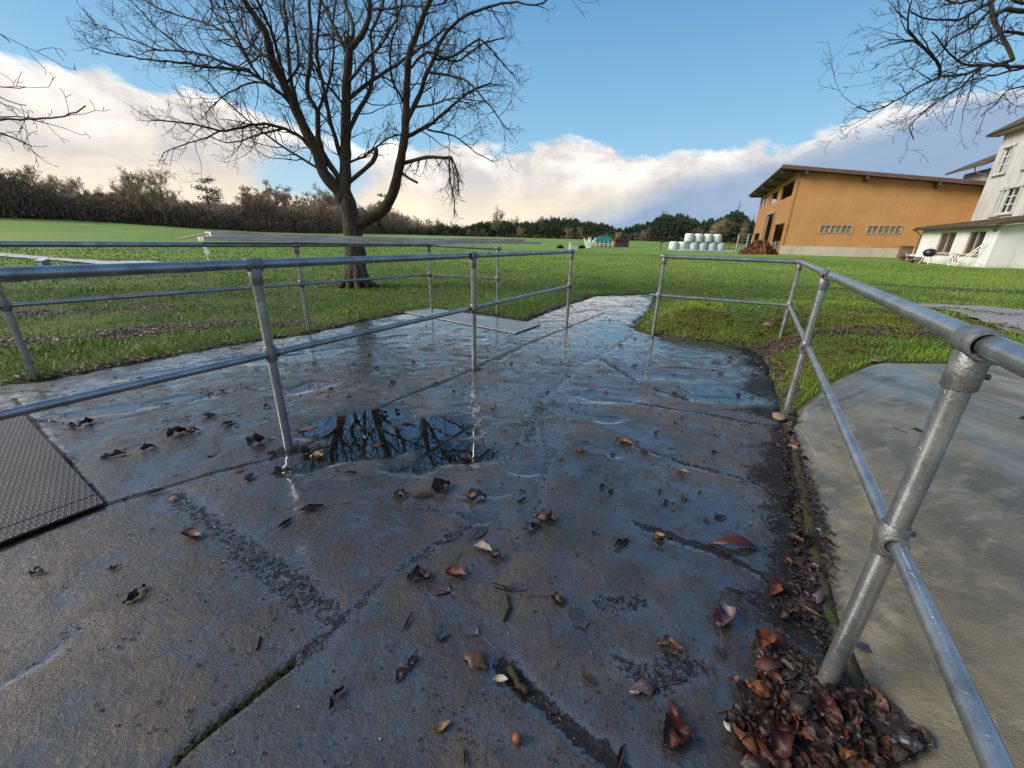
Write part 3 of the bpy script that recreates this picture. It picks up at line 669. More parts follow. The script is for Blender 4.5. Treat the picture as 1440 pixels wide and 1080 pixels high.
# ------------------------------------------------------------------ steel plates
def plate(name, quad, mat, thk, z, label, cat, name2=None):
    bot = [(a, b, z) for a, b in quad]; top = [(a, b, z + thk) for a, b in quad]
    c = np.mean(np.array(quad), 0); m = MB(); m.hexa([(p[0] - c[0], p[1] - c[1], 0) for p in bot], [(p[0] - c[0], p[1] - c[1], thk) for p in top])
    o = m.build(name, mat); o.location = (c[0], c[1], z); 
    bv = o.modifiers.new('bevel', 'BEVEL'); bv.width = .003; bv.segments = 2; bv.limit_method = 'ANGLE'
    return tag(o, label, cat)
plate('steel_sheet', [(.42, 6.04), (-1.53, 7.24), (-1.88, 6.75), (.03, 5.37)][::-1], MT['sheet'],   .010, .006, 'smooth wet steel sheet lying on the yard under the corner of the left handrail', 'steel plate')
u_ = Vector((.51, .63)).normalized(); 
root = thing('tread_plate_cover', 'chequered steel cover plate with a separate front strip, at the left yard edge', 'cover plate', (-2.0, 1.42, 0))
def tp(name, q, mat, th, z):
    m = MB(); m.hexa([(a + 2.0, b - 1.42, z - .008) for a, b in q], [(a + 2.0, b - 1.42, z + th - .008) for a, b in q]); o = m.build(name, mat, root)
    bv = o.modifiers.new('bevel', 'BEVEL'); bv.width = .002; bv.segments = 2; bv.limit_method = 'ANGLE'; return o
K0, K1 = Vector((-1.93, 1.55)), Vector((-2.60, 2.0 - .02)); Kt = Vector((-3.60, 2.60)); fd = Vector((-.17 * 1.0, -.27)).normalized()
fdir = Vector((-2.10 + 1.93, 1.28 - 1.55)).normalized(); sd = (Kt - K0).normalized(); back = fdir * 1.6
w0 = sd * .11
tp('front_strip', [tuple(K0), tuple(K0 + w0), tuple(K0 + w0 + back), tuple(K0 + back)][::-1], MT['tread'], .012, .016)
tp('main_plate', [tuple(K0 + w0 + sd * .004), tuple(Kt), tuple(Kt + back), tuple(K0 + w0 + sd * .004 + back)][::-1], MT['tread'], .012, .017)
# ================================================================== BARE TREES
def rv(): 
    a = random.uniform(0, 2 * math.pi); z = random.uniform(-1, 1); q = math.sqrt(1 - z * z); return Vector((q * math.cos(a), q * math.sin(a), z))
def grow(mb, p, d, L, r, lvl, up=.12, kids=(5, 4, 3), spread=.85, wob=.28, kink=1.0, sides=(6, 5, 3, 3), minr=.0028):
    n = max(3, int(L / .16)) if lvl < 2 else (3 if L < .35 else 4)
    pts = [p.copy()]; rad = [r]; d = d.normalized(); seg = L / n
    for i in range(n):
        d = (d + rv() * wob + Vector((0, 0, up * .5))).normalized()
        pts.append(pts[-1] + d * seg); rad.append(max(minr, r * (1 - .72 * (i + 1) / n)))
    mb.tube(pts, rad, sides[min(lvl, 3)], False)
    if lvl >= 3: return
    k = kids[lvl]; 
    for j in range(k):
        u = random.uniform(.18, 1.0) if j < k - 1 else 1.0
        i = min(n - 1, int(u * n)); q = pts[i].lerp(pts[i + 1], u * n - i); dd = (pts[i + 1] - pts[i]).normalized()
        side = dd.cross(rv()).normalized(); nd = (dd * random.uniform(.35, .9) + side * spread * random.uniform(.5, 1.1) + Vector((0, 0, up * random.uniform(0, 2)))).normalized()
        grow(mb, q, nd, L * random.uniform(.34, .62) * (1.1 - .35 * u), max(minr, rad[i] * .62), lvl + 1, up, kids, spread, wob * 1.15, kink, sides, minr)

TY = 10.15
def tpt(px, py, off): 
    r_ = ray(px, py); k = (TY + off) / r_[1]; return Vector((r_[0] * k, r_[1] * k, H + r_[2] * k))
LIMBS = {  # pixel trace, width at start and end (px), depth change along the limb, parent
 'trunk': ([(503, 408), (501, 385), (500, 355), (496, 325), (491, 295), (487, 272), (486, 262)], 32, 20, 0, None),
 'a': ([(487, 285), (474, 266), (454, 243), (447, 215), (436, 195), (424, 173), (407, 133), (384, 89), (373, 44), (351, 13), (336, -10), (318, -60), (306, -110)], 18, 5, -1.1, 'trunk'),
 'a2': ([(484, 262), (469, 240), (456, 222), (447, 193), (447, 155), (431, 133), (436, 89), (438, 40), (434, -10), (428, -60)], 9, 3, .8, 'a'),
 'a3': ([(424, 173), (413, 130), (407, 100), (404, 55), (402, 22), (398, -10), (396, -60)], 7, 3, .9, 'a'),
 'a4': ([(407, 133), (392, 80), (384, 50), (372, 20), (352, -20), (340, -60)], 6, 3, -1.2, 'a'),
 'b': ([(486, 285), (485, 255), (486, 225), (486, 178), (487, 133), (489, 89), (491, 71)], 17, 11, .2, 'trunk'),
 'b1': ([(488, 75), (473, 44), (460, 18), (449, -4), (438, -50)], 6, 3, .7, 'b'),
 'b2': ([(491, 71), (509, 49), (518, 33), (520, 11), (521, -15), (528, -70), (524, -130)], 9, 4, -.5, 'b'),
 'b3': ([(491, 71), (499, 38), (487, 13), (482, -5), (486, -60)], 6, 3, .9, 'b'),
 'b4': ([(488, 190), (507, 151), (522, 124), (525, 89), (521, 44), (535, 20), (545, -20)], 7, 3, 1.0, 'b'),
 'b5': ([(489, 140), (524, 113), (551, 96), (573, 80), (600, 62), (625, 40)], 6, 2.5, 1.1, 'b'),
 'b6': ([(486, 150), (470, 130), (453, 114), (440, 85), (425, 60)], 4, 2, -1.0, 'b'),
 'b7': ([(483, 235), (475, 205), (464, 173), (458, 133), (446, 89), (446, 40), (452, -10)], 7, 3, -.9, 'b'),
 'b8': ([(520, 14), (545, 12), (575, 8), (600, 10), (622, 6)], 4, 2, -.6, 'b2'),
 'c': ([(498, 316), (511, 311), (524, 307), (542, 293), (553, 273), (558, 251), (564, 224), (569, 195), (571, 155), (573, 120), (573, 89), (578, 67), (591, 33), (600, 13), (612, -20), (622, -70), (640, -120)], 16, 4, -.8, 'trunk'),
 'c2': ([(572, 170), (587, 142), (600, 102), (609, 84), (622, 53), (636, 36), (653, 22), (680, 13), (707, 4), (727, 3), (751, 9), (765, 4)], 8, 2, -.9, 'c'),
 'c3': ([(570, 193), (600, 178), (618, 166), (636, 147), (662, 127), (690, 118)], 6, 2, .9, 'c'),
 'c4': ([(584, 151), (609, 147), (636, 138), (668, 142)], 3.5, 1.5, -1.0, 'c2'),
 'c5': ([(569, 229), (582, 226), (600, 220), (622, 222), (634, 221)], 5.5, 4, -.3, 'c'),
 'c5a': ([(633, 221), (631, 247), (640, 280), (639, 301)], 3, 1.5, 0, 'c5'),
 'c5b': ([(635, 221), (644, 240), (645, 274)], 3, 1.5, .1, 'c5'),
 'c5c': ([(634, 222), (640, 250), (636, 285)], 2, 1, .2, 'c5'),
 'c6': ([(563, 242), (574, 250), (587, 257)], 4.5, 3.5, -.3, 'c'),
 'c7': ([(573, 100), (600, 70), (640, 90), (680, 60), (700, 55)], 4, 2, 1.2, 'c'),
 'c8': ([(609, 84), (640, 80), (675, 52), (700, 80), (712, 96)], 4, 1.6, .7, 'c2'),
 'c9': ([(600, 102), (630, 105), (660, 115), (690, 150), (712, 180)], 4, 1.4, -.9, 'c2'),
 'c10': ([(600, 182), (640, 190), (668, 215), (690, 225)], 3, 1.2, .6, 'c3'),
 'd': ([(490, 257), (504, 246), (515, 238), (525, 227), (530, 220), (529, 209)], 6, 6.5, -.4, 'b'),
 'd2': ([(488, 230), (511, 221), (531, 207), (542, 193), (556, 190), (568, 190)], 3.5, 2, .8, 'b'),
 'e1': ([(450, 225), (427, 195), (395, 178), (362, 173), (329, 183), (307, 184), (273, 175), (247, 171), (218, 169)], 6, 1.6, -.9, 'a'),
 'e1b': ([(309, 184), (284, 196), (247, 207), (230, 216)], 2.5, 1.2, -.2, 'e1'),
 'e1c': ([(400, 180), (369, 187), (340, 198), (318, 202), (296, 193)], 3.5, 1.4, .5, 'e1'),
 'e2': ([(453, 242), (444, 235), (407, 213), (371, 187), (340, 162), (311, 136), (296, 118)], 4, 1.6, .8, 'a'),
 'e3': ([(424, 176), (407, 142), (380, 120), (351, 100), (329, 96), (300, 96), (264, 89), (236, 87), (196, 82), (160, 76)], 6, 1.5, -1.4, 'a'),
 'e4': ([(351, 98), (325, 92), (300, 82), (273, 73), (247, 70), (207, 71)], 4.5, 1.8, .3, 'e3'),
 'e5': ([(392, 130), (371, 114), (340, 120), (313, 136), (291, 156)], 3.5, 1.4, .6, 'e3'),
 'e6': ([(365, 108), (351, 89), (329, 56), (313, 42), (284, 31), (251, 22), (224, 13), (200, -2)], 4, 1.6, .9, 'e3'),
 'e7': ([(354, 92), (344, 76), (329, 40), (318, 11), (311, -15)], 4, 2, -.4, 'e6'),
 'e8': ([(348, 80), (330, 55), (313, 40), (300, 15), (290, -20)], 3.5, 1.6, .5, 'e6'),
 'e9': ([(262, 72), (240, 55), (213, 33), (184, 0)], 2.6, 1.2, -.4, 'e4'),
 'e10': ([(225, 72), (200, 62), (173, 51), (138, 34)], 2.4, 1.1, .3, 'e4'),
 'f1': ([(400, 120), (420, 95), (418, 60), (412, 20), (415, -30)], 4, 2, 1.6, 'a'),
 'f2': ([(447, 155), (462, 120), (470, 80), (468, 30), (475, -20)], 5, 2, 1.8, 'a2'),
 'f3': ([(487, 120), (510, 90), (540, 60), (560, 20), (575, -30)], 5, 2, -1.8, 'b'),
 'f4': ([(571, 150), (550, 110), (548, 70), (560, 30), (555, -20)], 4, 2, -1.6, 'c'),
 'f5': ([(384, 89), (350, 60), (335, 20), (310, -30)], 5, 2, 1.8, 'a'),
}
def build_main_tree():
    base = at(503, 405); root = thing('bare_tree', 'large bare tree with a forked mossy trunk, standing in the grass behind the left handrail', 'tree', (base[0], base[1], base[2]))
    off = Vector(root.location); trunk = MB(); tw = MB(); B = {}
    for nm, (pp, w0, w1, dd, par) in LIMBS.items():
        d0 = 0.0
        if par:
            P_, D_, _r = B[par]; x0, y0 = pp[0]; k = min(range(len(P_)), key=lambda i: (P_[i][0] - x0) ** 2 + (P_[i][1] - y0) ** 2); d0 = D_[k]
        # resample finely with small wobble
        pts = []; 
        for (xa, ya), (xb, yb) in zip(pp[:-1], pp[1:]):
            q = max(1, int(math.hypot(xb - xa, yb - ya) / 9))
            pts += [(xa + (xb - xa) * i / q, ya + (yb - ya) * i / q) for i in range(q)]
        pts.append(pp[-1])
        if nm != 'trunk' and len(pts) > 4:
            sm = [pts[0]] + [((pts[i - 1][0] + 2 * pts[i][0] + pts[i + 1][0]) / 4, (pts[i - 1][1] + 2 * pts[i][1] + pts[i + 1][1]) / 4) for i in range(1, len(pts) - 1)] + [pts[-1]]; pts = sm
        m = len(pts); D = [d0 + dd * 1.15 * (i / (m - 1)) ** 1.3 for i in range(m)]
        P3 = []; Rr = []
        for i, (a, b) in enumerate(pts):
            v = tpt(a, b, D[i]); u = i / (m - 1); w = w0 + (w1 - w0) * u ** .8
            jit = rv() * .012 * (0 if nm == 'trunk' else 1) * (1 if w < 10 else .6)
            P3.append(v + jit - off); dep_ = -float(np.dot(np.array([v.x, v.y, v.z - H]), CB)); Rr.append(w / 2 * dep_ / 555 * (1 + .06 * math.sin(i * 1.9 + len(nm))))
        B[nm] = (pts, D, Rr)
        if nm == 'trunk':
            P3 = [P3[0] + Vector((0, 0, -.25))] + P3; Rr = [Rr[0] * 1.5] + Rr; Rr[1] *= 1.16; Rr[-1] *= .45; Rr[-2] *= .8
        big = w0 >= 6
        (trunk if (w0 + w1) / 2 > 4.2 or nm in ('c6', 'd', 'c5') else tw).tube(P3, Rr, 14 if w0 > 14 else 8 if w0 > 5 else 5, True)
        if nm in ('trunk', 'c6', 'd'): continue
        Ltot = sum((P3[i + 1] - P3[i]).length for i in range(m - 1))
        start = .30 if w0 > 10 else .12
        nk = int(Ltot * (5.4 if w0 < 8 else 3.8)); dro = nm.startswith('c5')
        if dro: nk = 7
        for j in range(nk):
            u = start + (1 - start) * (j + random.random()) / nk; i = min(m - 2, int(u * (m - 1))); dv = (P3[i + 1] - P3[i]).normalized()
            side = dv.cross(rv()).normalized(); nd = dv * random.uniform(.3, .9) + side * random.uniform(.5, 1.1)
            up = .16 if P3[i].z > 2.6 else .04
            if dro: nd = Vector((random.uniform(-.5, .5), random.uniform(-.4, .4), -.7)); up = -.1
            right = P3[i].x > 2.6
            if right: up = random.choice((-.10, .02, .1))
            LL = random.uniform(.4, 1.3) * (.42 if dro else 1.0) * (1.1 - .6 * u)
            grow(tw, P3[i], nd, LL, min(Rr[i] * .55, .014), 1, up, (6, 5, 3), .9, .30)
        if not dro and nm not in ('c6',):
            dv = (P3[-1] - P3[-2]).normalized(); top_ = pp[-1][1] < 20
            for _ in range(3 if top_ else 2):
                grow(tw, P3[-1], dv + rv() * .55 + Vector((0, 0, .35 if top_ else 0)), random.uniform(.8, 1.5) if top_ else random.uniform(.2, .45), max(.006, Rr[-1] * .8), 0 if top_ else 1, .15, (5, 4, 3), .85, .22)
    trunk_o = trunk.build('trunk', MT['bark'], root, True)
    # root flare
    fl = MB(); b0 = Vector((0, 0, 0))
    for k in range(9):
        a = k * .7 + .2; Lr = random.uniform(.30, .50); q = Vector((math.cos(a), math.sin(a), 0))
        fl.tube([q * .10 + Vector((0, 0, .55)), q * .24 + Vector((0, 0, .16)), q * Lr + Vector((0, 0, -.02)), q * (Lr + .25) + Vector((0, 0, -.12))], [.09, .09, .06, .02], 8)
    fl.build('root_flare', MT['bark'], root, True)
    tw.build('crown', MT['twig'], root, True)
    return root
build_main_tree()

def side_tree(name_label, base, traces, TYv, matk, trunk_top, kids=(6, 5, 4), dens=7, minr=.0025, radk=1.0):
    root = thing('bare_tree', name_label, 'tree', (base[0], base[1], base[2])); off = Vector(root.location); tr = MB(); tw = MB()
    tt = Vector(trunk_top) - off
    tr.tube([Vector((0, 0, -.3)), Vector((0, 0, .3)), tt * .5 + Vector((.1, .05, 0)), tt, tt + Vector((.1, 0, 2.0)), tt + Vector((.0, .2, 3.6))], [.34, .27, .22, .18, .11, .03], 12)
    for pp, w0, w1, dd, root_to_trunk in traces:
        pts = []
        for (xa, ya), (xb, yb) in zip(pp[:-1], pp[1:]):
            q = max(1, int(math.hypot(xb - xa, yb - ya) / 9)); pts += [(xa + (xb - xa) * i / q, ya + (yb - ya) * i / q) for i in range(q)]
        pts.append(pp[-1]); m = len(pts); P3 = []; Rr = []
        for i, (a, b) in enumerate(pts):
            r_ = ray(a, b); k = (TYv + dd * i / (m - 1)) / r_[1]; v = Vector((r_[0] * k, r_[1] * k, H + r_[2] * k)); dep_ = -float(np.dot(np.array([v.x, v.y, v.z - H]), CB))
            P3.append(v - off + rv() * .012); Rr.append((w0 + (w1 - w0) * i / (m - 1)) / 2 * dep_ / 555)
        if root_to_trunk: tr.tube([tt, tt.lerp(P3[0], .5) + Vector((0, 0, .25)), P3[0]], [Rr[0] * 1.9, Rr[0] * 1.4, Rr[0]], 8)
        (tr if w0 > 4 else tw).tube(P3, Rr, 7)
        Ltot = sum((P3[i + 1] - P3[i]).length for i in range(m - 1)); nk = max(2, int(Ltot * dens))
        for j in range(nk):
            u = .05 + .95 * (j + random.random()) / nk; i = min(m - 2, int(u * (m - 1))); dv = (P3[i + 1] - P3[i]).normalized(); side = dv.cross(rv()).normalized()
            grow(tw, P3[i], dv * random.uniform(.5, 1) + side * random.uniform(.4, .9) + Vector((0, 0, random.uniform(-.35, .25))), random.uniform(.25, .85) * radk, min(.010, Rr[i] * .6), 1, random.choice((-.08, .04, .1)), kids, .8, .26, minr=minr)
    tr.build('trunk', MT['bark'], root, True); tw.build('crown', MT[matk], root, True); return root
side_tree('bare tree outside the left edge, only its low twigs reaching in against the cloud', (-11.5, 7.2, tz(-11.5, 7.2, False)),
          [([(-160, 150), (-60, 170), (0, 168), (40, 168), (62, 167), (90, 164), (108, 157), (121, 148)], 5, 1.6, 0, True), ([(-30, 168), (20, 164), (55, 167)], 2, 1.2, -.3, False), ([(-110, 150), (-40, 180), (0, 187), (20, 195), (45, 205)], 4, 1.5, .3, False),
           ([(-120, 120), (-50, 128), (0, 137), (20, 145), (38, 149)], 3, 1.2, -.4, False), ([(-100, 20), (-40, 40), (0, 48), (14, 58)], 3, 1.2, 0, False), ([(-60, 120), (-10, 122), (15, 124), (36, 123)], 2, 1, .3, False)],
          7.4, 'twig', (-11.3, 7.3, 4.6), (4, 3, 2), 2.2, .004)
side_tree('bare tree outside the right edge, fine drooping twigs hanging in the top right corner', (13.2, 6.4, tz(13.2, 6.4, False)),
          [([(1560, 60), (1480, 92), (1440, 95), (1400, 92), (1382, 93), (1360, 103), (1325, 108), (1310, 114), (1295, 120), (1270, 135), (1245, 150), (1222, 158), (1205, 150)], 6, 1.3, -.6, True),
           ([(1322, 108), (1318, 84), (1300, 66), (1290, 55), (1276, 42), (1278, 18), (1284, -5)], 4, 1.5, -.3, False), ([(1300, 66), (1285, 58), (1262, 60), (1240, 66)], 2.4, 1.2, .3, False),
           ([(1400, 92), (1424, 84), (1418, 65), (1405, 45), (1396, 28), (1392, 0), (1390, -40)], 4.5, 6, .6, False),
           ([(1382, 93), (1356, 118), (1330, 136), (1312, 146), (1290, 165), (1278, 180), (1284, 196)], 3, 1.2, .5, False),
           ([(1392, 5), (1370, 15), (1345, 30), (1320, 27), (1295, 25), (1280, 15)], 4, 1.5, -.4, False), ([(1392, 15), (1365, 40), (1340, 52), (1320, 78), (1305, 90)], 4, 1.5, .4, False),
           ([(1440, 48), (1410, 45), (1385, 60), (1360, 75), (1338, 92)], 4, 1.5, -.5, False), ([(1440, 15), (1415, 12), (1398, 20)], 6, 6, 0, False), ([(1500, 130), (1450, 120), (1420, 125), (1395, 150), (1378, 165)], 3, 1.2, .2, False),
           ([(1440, 95), (1400, 105), (1372, 112), (1340, 118)], 3, 1.2, .6, False), ([(1500, -10), (1440, 5), (1400, -8), (1350, 5), (1315, -6)], 5, 2, .5, False), ([(1380, 93), (1350, 90), (1330, 70), (1310, 45)], 3, 1.4, -.6, False)],
          7.2, 'twig_cool', (13.0, 6.6, 5.4), (5, 4, 3), 6.5, .0026)

# ================================================================== FAR WOOD
def proto_bare(h, spread, nlimb, seed, slender=False):
    random.seed(seed); tr = MB(); tw = MB(); pts = []; x = y = 0.0
    for i in range(7): pts.append((x, y, h * .86 * i / 6)); x += random.uniform(-.04, .04) * h * .3; y += random.uniform(-.04, .04) * h * .3
    tr.tube(pts, [h * .016 * (1.3 - 1.1 * i / 6) for i in range(7)], 6)
    for k in range(nlimb):
        u = random.uniform(.22 if not slender else .35, .98); i = min(5, int(u * 6)); p = Vector(pts[i]).lerp(Vector(pts[i + 1]), u * 6 - i)
        a = random.uniform(0, 6.28); el = random.uniform(.25, 1.0) if not slender else random.uniform(.9, 1.6)
        d = Vector((math.cos(a), math.sin(a), el)); L = spread * random.uniform(.55, 1.0) * (1.15 - .55 * u)
        grow(tw, p, d, L, h * .006, 0, .12, (8, 6, 4), .9, .16, 1, (4, 3, 3, 3), .024)
    return tr, tw
def proto_conifer(h, w, seed, layers=22, narrow=1.0):
    random.seed(seed); tr = MB(); tw = MB(); tr.tube([(0, 0, -.2), (0, 0, h * .5), (0, 0, h)], [h * .017, h * .011, .02], 6)
    for k in range(layers):
        u = (k + .5) / layers; z = h * (.06 + .93 * u); R0 = w * (1 - u) ** .85 * random.uniform(.75, 1.15) + .15; nb = 9 if u < .7 else 6
        for j in range(nb):
            a = random.uniform(0, 6.28); Rj = R0 * random.uniform(.6, 1.1); d = Vector((math.cos(a), math.sin(a), 0)); s = Vector((-d.y, d.x, 0)); n = 4
            for i in range(n):
                u0, u1 = i / n, (i + 1) / n; droop = lambda q: -Rj * .42 * q * q + .12 * Rj * q
                p0 = d * Rj * u0 + Vector((0, 0, z + droop(u0))); p1 = d * Rj * u1 + Vector((0, 0, z + droop(u1)))
                for c_ in range(2):
                    ww = Rj * random.uniform(.14, .30) * (1.1 - .7 * u0); t0 = s * ww + Vector((0, 0, -random.uniform(.05, .5) * ww)); t1 = -s * ww + Vector((0, 0, -random.uniform(.05, .6) * ww))
                    tw.add([p0, p0.lerp(p1, .6) + t0, p1, p0.lerp(p1, .6) + t1], [(0, 1, 2), (0, 2, 3)])
    return tr, tw
def proto_pine(h, seed):
    random.seed(seed); tr = MB(); tw = MB(); tr.tube([(0, 0, -.2), (.1, 0, h * .4), (-.1, .1, h * .75), (0, 0, h * .97)], [h * .018, h * .014, h * .010, .03], 6)
    for k in range(11):
        u = random.uniform(.55, 1.0); a = random.uniform(0, 6.28); L = h * .20 * (1.25 - u * .7); p = Vector((0, 0, h * u)); q = p + Vector((math.cos(a) * L, math.sin(a) * L, L * random.uniform(.0, .5)))
        tr.tube([p, (p + q) / 2 + Vector((0, 0, -.1)), q], [.09, .07, .03], 4)
        for j in range(85):
            c = q + Vector((random.gauss(0, L * .42), random.gauss(0, L * .42), random.gauss(0, L * .18))); s1 = rv() * random.uniform(.14, .32); s2 = rv() * random.uniform(.12, .28)
            tw.add([c - s1, c + s2, c + s1, c - s2], [(0, 1, 2), (0, 2, 3)])
    return tr, tw
def proto_thing(name, label, cat, pr, crown_mat, group):
    root = thing(name, label, cat, (0, -60, -30), 0, group); pr[0].build('trunk', MT['trunkf'], root, True); pr[1].build('crown', MT[crown_mat], root, False); return root
GB, GC = 'bare trees along the far edge of the field', 'dark conifers along the far edge of the field'
LB = 'bare brown tree in the dense leafless wood along the far edge of the field'; LC = 'dark green conifer in the distant wood behind the field'
PB = [proto_thing('bare_tree', LB, 'tree', proto_bare(14, 6.2, 17, s), m, GB) for s, m in ((1, 'bare'), (2, 'bare'), (3, 'bareL'), (4, 'bare'))]
PS = [proto_thing('bare_tree', LB, 'tree', proto_bare(14, 4.0, 14, s, True), m, GB) for s, m in ((5, 'bareL'), (6, 'bare'))]
PC = [proto_thing('conifer_tree', LC, 'tree', proto_conifer(14, w, s), 'conif', GC) for s, w in ((11, 2.9), (12, 2.4), (13, 3.6))]
PP = [proto_thing('pine_tree', 'tall dark pine with a tufted crown rising above the bare wood', 'tree', proto_pine(14, 21), 'pine', None)]
used = set()
def interp(tab, x): return float(np.interp(x, [a for a, _ in tab], [b for _, b in tab]))
TOP = [(-120, 250), (0, 256), (40, 250), (100, 262), (130, 272), (165, 268), (200, 262), (240, 268), (270, 282), (300, 286), (330, 284), (350, 260), (400, 257), (460, 266), (520, 288), (560, 303), (600, 310), (650, 314), (700, 308), (740, 310), (780, 304), (830, 310), (870, 320), (900, 314), (925, 305), (950, 302), (980, 312), (1000, 308), (1028, 300), (1050, 314), (1090, 316)]
DIST = [(-120, 120), (0, 125), (240, 135), (480, 150), (540, 200), (640, 260), (720, 250), (800, 200), (900, 180), (1000, 170), (1100, 165)]
def far_tree(protos, px, top, dist, label=None, group=None, zs=1.0):
    r_ = ray(px, 338 + .0267 * (px - 720)); hd = np.hypot(r_[0], r_[1]); x, y = r_[0] / hd * dist, r_[1] / hd * dist
    z0 = tz(x, y, False); rt = ray(px, top); ztop = H + rt[2] / np.hypot(rt[0], rt[1]) * dist; h = max(3.0, ztop - z0)
    pr = random.choice(protos); k = id(pr)
    if k in used: o = copy_tree(pr)
    else: o = pr; used.add(k)
    o.location = (x, y, z0 - .15); s = h / 14.0; sx = s * random.uniform(.9, 1.25) * zs; o.scale = (sx, sx, s); o.rotation_euler = (0, 0, random.uniform(0, 6.28))
    if label: 
        o['label'] = label
        if group: o['group'] = group
        elif 'group' in o: del o['group']
    return o
random.seed(77); bpy.context.view_layer.update()
for row, (n, dd, dt) in enumerate(((46, 0, 13), (44, 9, 6), (48, 20, 0))):
    for i in range(n):
        px = -110 + 670 * (i + random.uniform(.1, .9)) / n; tp_ = interp(TOP, px) + dt + random.gauss(0, 5) + (random.random() < .25) * 10
        pool = PS if (335 < px < 480 and random.random() < .8) else PB
        if random.random() < .12 and px > 230: pool = PC; tp_ += 18
        far_tree(pool, px, tp_, interp(DIST, px) + dd + random.uniform(-4, 4))
for row, (n, dd, dt) in enumerate(((46, 0, 8), (52, 14, 2), (56, 30, 0))):
    for i in range(n):
        px = 520 + 580 * (i + random.uniform(.1, .9)) / n; tp_ = interp(TOP, px) + dt + random.gauss(0, 3.2)
        pc = np.interp(px, [520, 640, 760, 900, 1100], [.25, .45, .8, .9, .88]); pool = PC if random.random() < pc else PB
        far_tree(pool, px, tp_, interp(DIST, px) + dd + random.uniform(-5, 5), zs=1.55 if pool is PC else 1.25)
for i in range(72):
    px = 600 + 500 * (i + random.uniform(.1, .9)) / 72; far_tree(PC if random.random() < .85 else PB, px, interp(TOP, px) + 10 + random.gauss(0, 3.5), interp(DIST, px) - 6 + random.uniform(-4, 4), zs=1.7)
far_tree(PP, 303, 254, 128, 'tall dark pine with a tufted crown above the bare wood, left of the big tree')
far_tree(PP, 545, 275, 170, 'low broad pine with a tufted crown seen just right of the big trunk')
far_tree([PB[1]], 208, 243, 126, 'wide-crowned bare tree standing above the left wood, left one of a pair'); far_tree([PB[2]], 238, 246, 126, 'wide-crowned bare tree standing above the left wood, right one of a pair')
far_tree([PC[0]], 1028, 281, 150, 'tallest dark spruce of the wood, just left of the ochre barn', zs=1.3); far_tree([PC[1]], 950, 296, 160, 'dark spruce standing above the wood behind the white bales', zs=1.2)
far_tree([PC[2]], 1051, 298, 140, 'dark spruce partly hidden by the corner of the ochre barn', zs=1.2); far_tree([PB[3]], 700, 294, 220, 'bare tree rising alone above the distant conifers near the middle')
for px, tp_ in ((36, 243), (68, 240), (95, 252), (128, 255)): far_tree([PB[2]], px, tp_, 140, 'pale bare treetop sticking out above the left end of the wood', 'pale treetops above the left wood')
far_tree([PB[0]], 1042, 312, 135, 'reddish bare bush-like tree beside the barn and its gate')
# dense undergrowth under the trees
n = 170000; px_a = rng.uniform(-140, 1110, n); V = np.empty((n, 3, 3))
rd = np.interp(px_a, [a for a, _ in DIST], [b for _, b in DIST]) + rng.uniform(-7, 26, n)
rays = CX[None] * (px_a - 720)[:, None] - CU[None] * (338 + .0267 * (px_a - 720) - 540)[:, None] - CB[None] * 555.0
hd = np.hypot(rays[:, 0], rays[:, 1]); ux = rays[:, 0] / hd * rd; uy = rays[:, 1] / hd * rd; uz = terr(ux, uy, False)
hh = (2.2 + 3.2 * np.abs(fbm(ux * .08, uy * .08, 4, 5)) * 2) * rng.uniform(.05, 1, n) * np.interp(px_a, [0, 500, 620, 760, 1100], [1.5, 1.2, .7, .5, .5])
for k in range(3): V[:, k] = np.stack([ux + rng.normal(0, .13, n), uy + rng.normal(0, .13, n), uz + hh + rng.normal(0, .34, n) - .2], 1)
tag(npmesh('woodland_undergrowth', V.reshape(-1, 3), np.arange(3 * n).reshape(-1, 3), MT['under'], False), 'dark brown tangled undergrowth filling the foot of the distant wood', 'undergrowth', kind='stuff')

n = 230000; px_a = rng.uniform(-150, 640, n); V = np.empty((n, 3, 3))
rd = np.interp(px_a, [a for a, _ in DIST], [b for _, b in DIST]) + rng.uniform(-2, 24, n)
rays = CX[None] * (px_a - 720)[:, None] - CU[None] * (338 + .0267 * (px_a - 720) - 540)[:, None] - CB[None] * 555.0
hd = np.hypot(rays[:, 0], rays[:, 1]); ux = rays[:, 0] / hd * rd; uy = rays[:, 1] / hd * rd; uz = terr(ux, uy, False)
tp_a = np.interp(px_a, [-150, 0, 100, 200, 300, 400, 480, 540, 640], [262, 266, 272, 276, 288, 290, 288, 300, 318]) + 12 * np.abs(fbm(px_a * .05, rd * .05, 3, 18)) + 9 * (vnoise(px_a * .16, rd * .1, 13) - .5)
rtop = CX[None] * (px_a - 720)[:, None] - CU[None] * (tp_a - 540)[:, None] - CB[None] * 555.0; hmax = H + rtop[:, 2] / np.hypot(rtop[:, 0], rtop[:, 1]) * rd - uz
hh = np.maximum(.4, hmax * rng.uniform(0, 1, n) ** .75) * ss(640, 560, px_a + rng.uniform(-30, 30, n))
a = rng.uniform(0, 6.28, n); sz = rng.uniform(.10, .24, n); ln = rng.uniform(.3, .9, n); lx = rng.normal(0, .3, n); ly = rng.normal(0, .3, n)
V[:, 0] = np.stack([ux + lx * ln, uy + ly * ln, uz + hh + ln * .6], 1); V[:, 1] = np.stack([ux + np.cos(a) * sz, uy + np.sin(a) * sz, uz + hh - ln * .3], 1); V[:, 2] = np.stack([ux - np.cos(a) * sz, uy - np.sin(a) * sz, uz + hh - ln * .3], 1)
tag(npmesh('leafless_thicket', V.reshape(-1, 3), np.arange(3 * n).reshape(-1, 3), MT['brush'], False), 'continuous brown mass of leafless brushwood below the bare treetops on the left', 'thicket', kind='stuff')
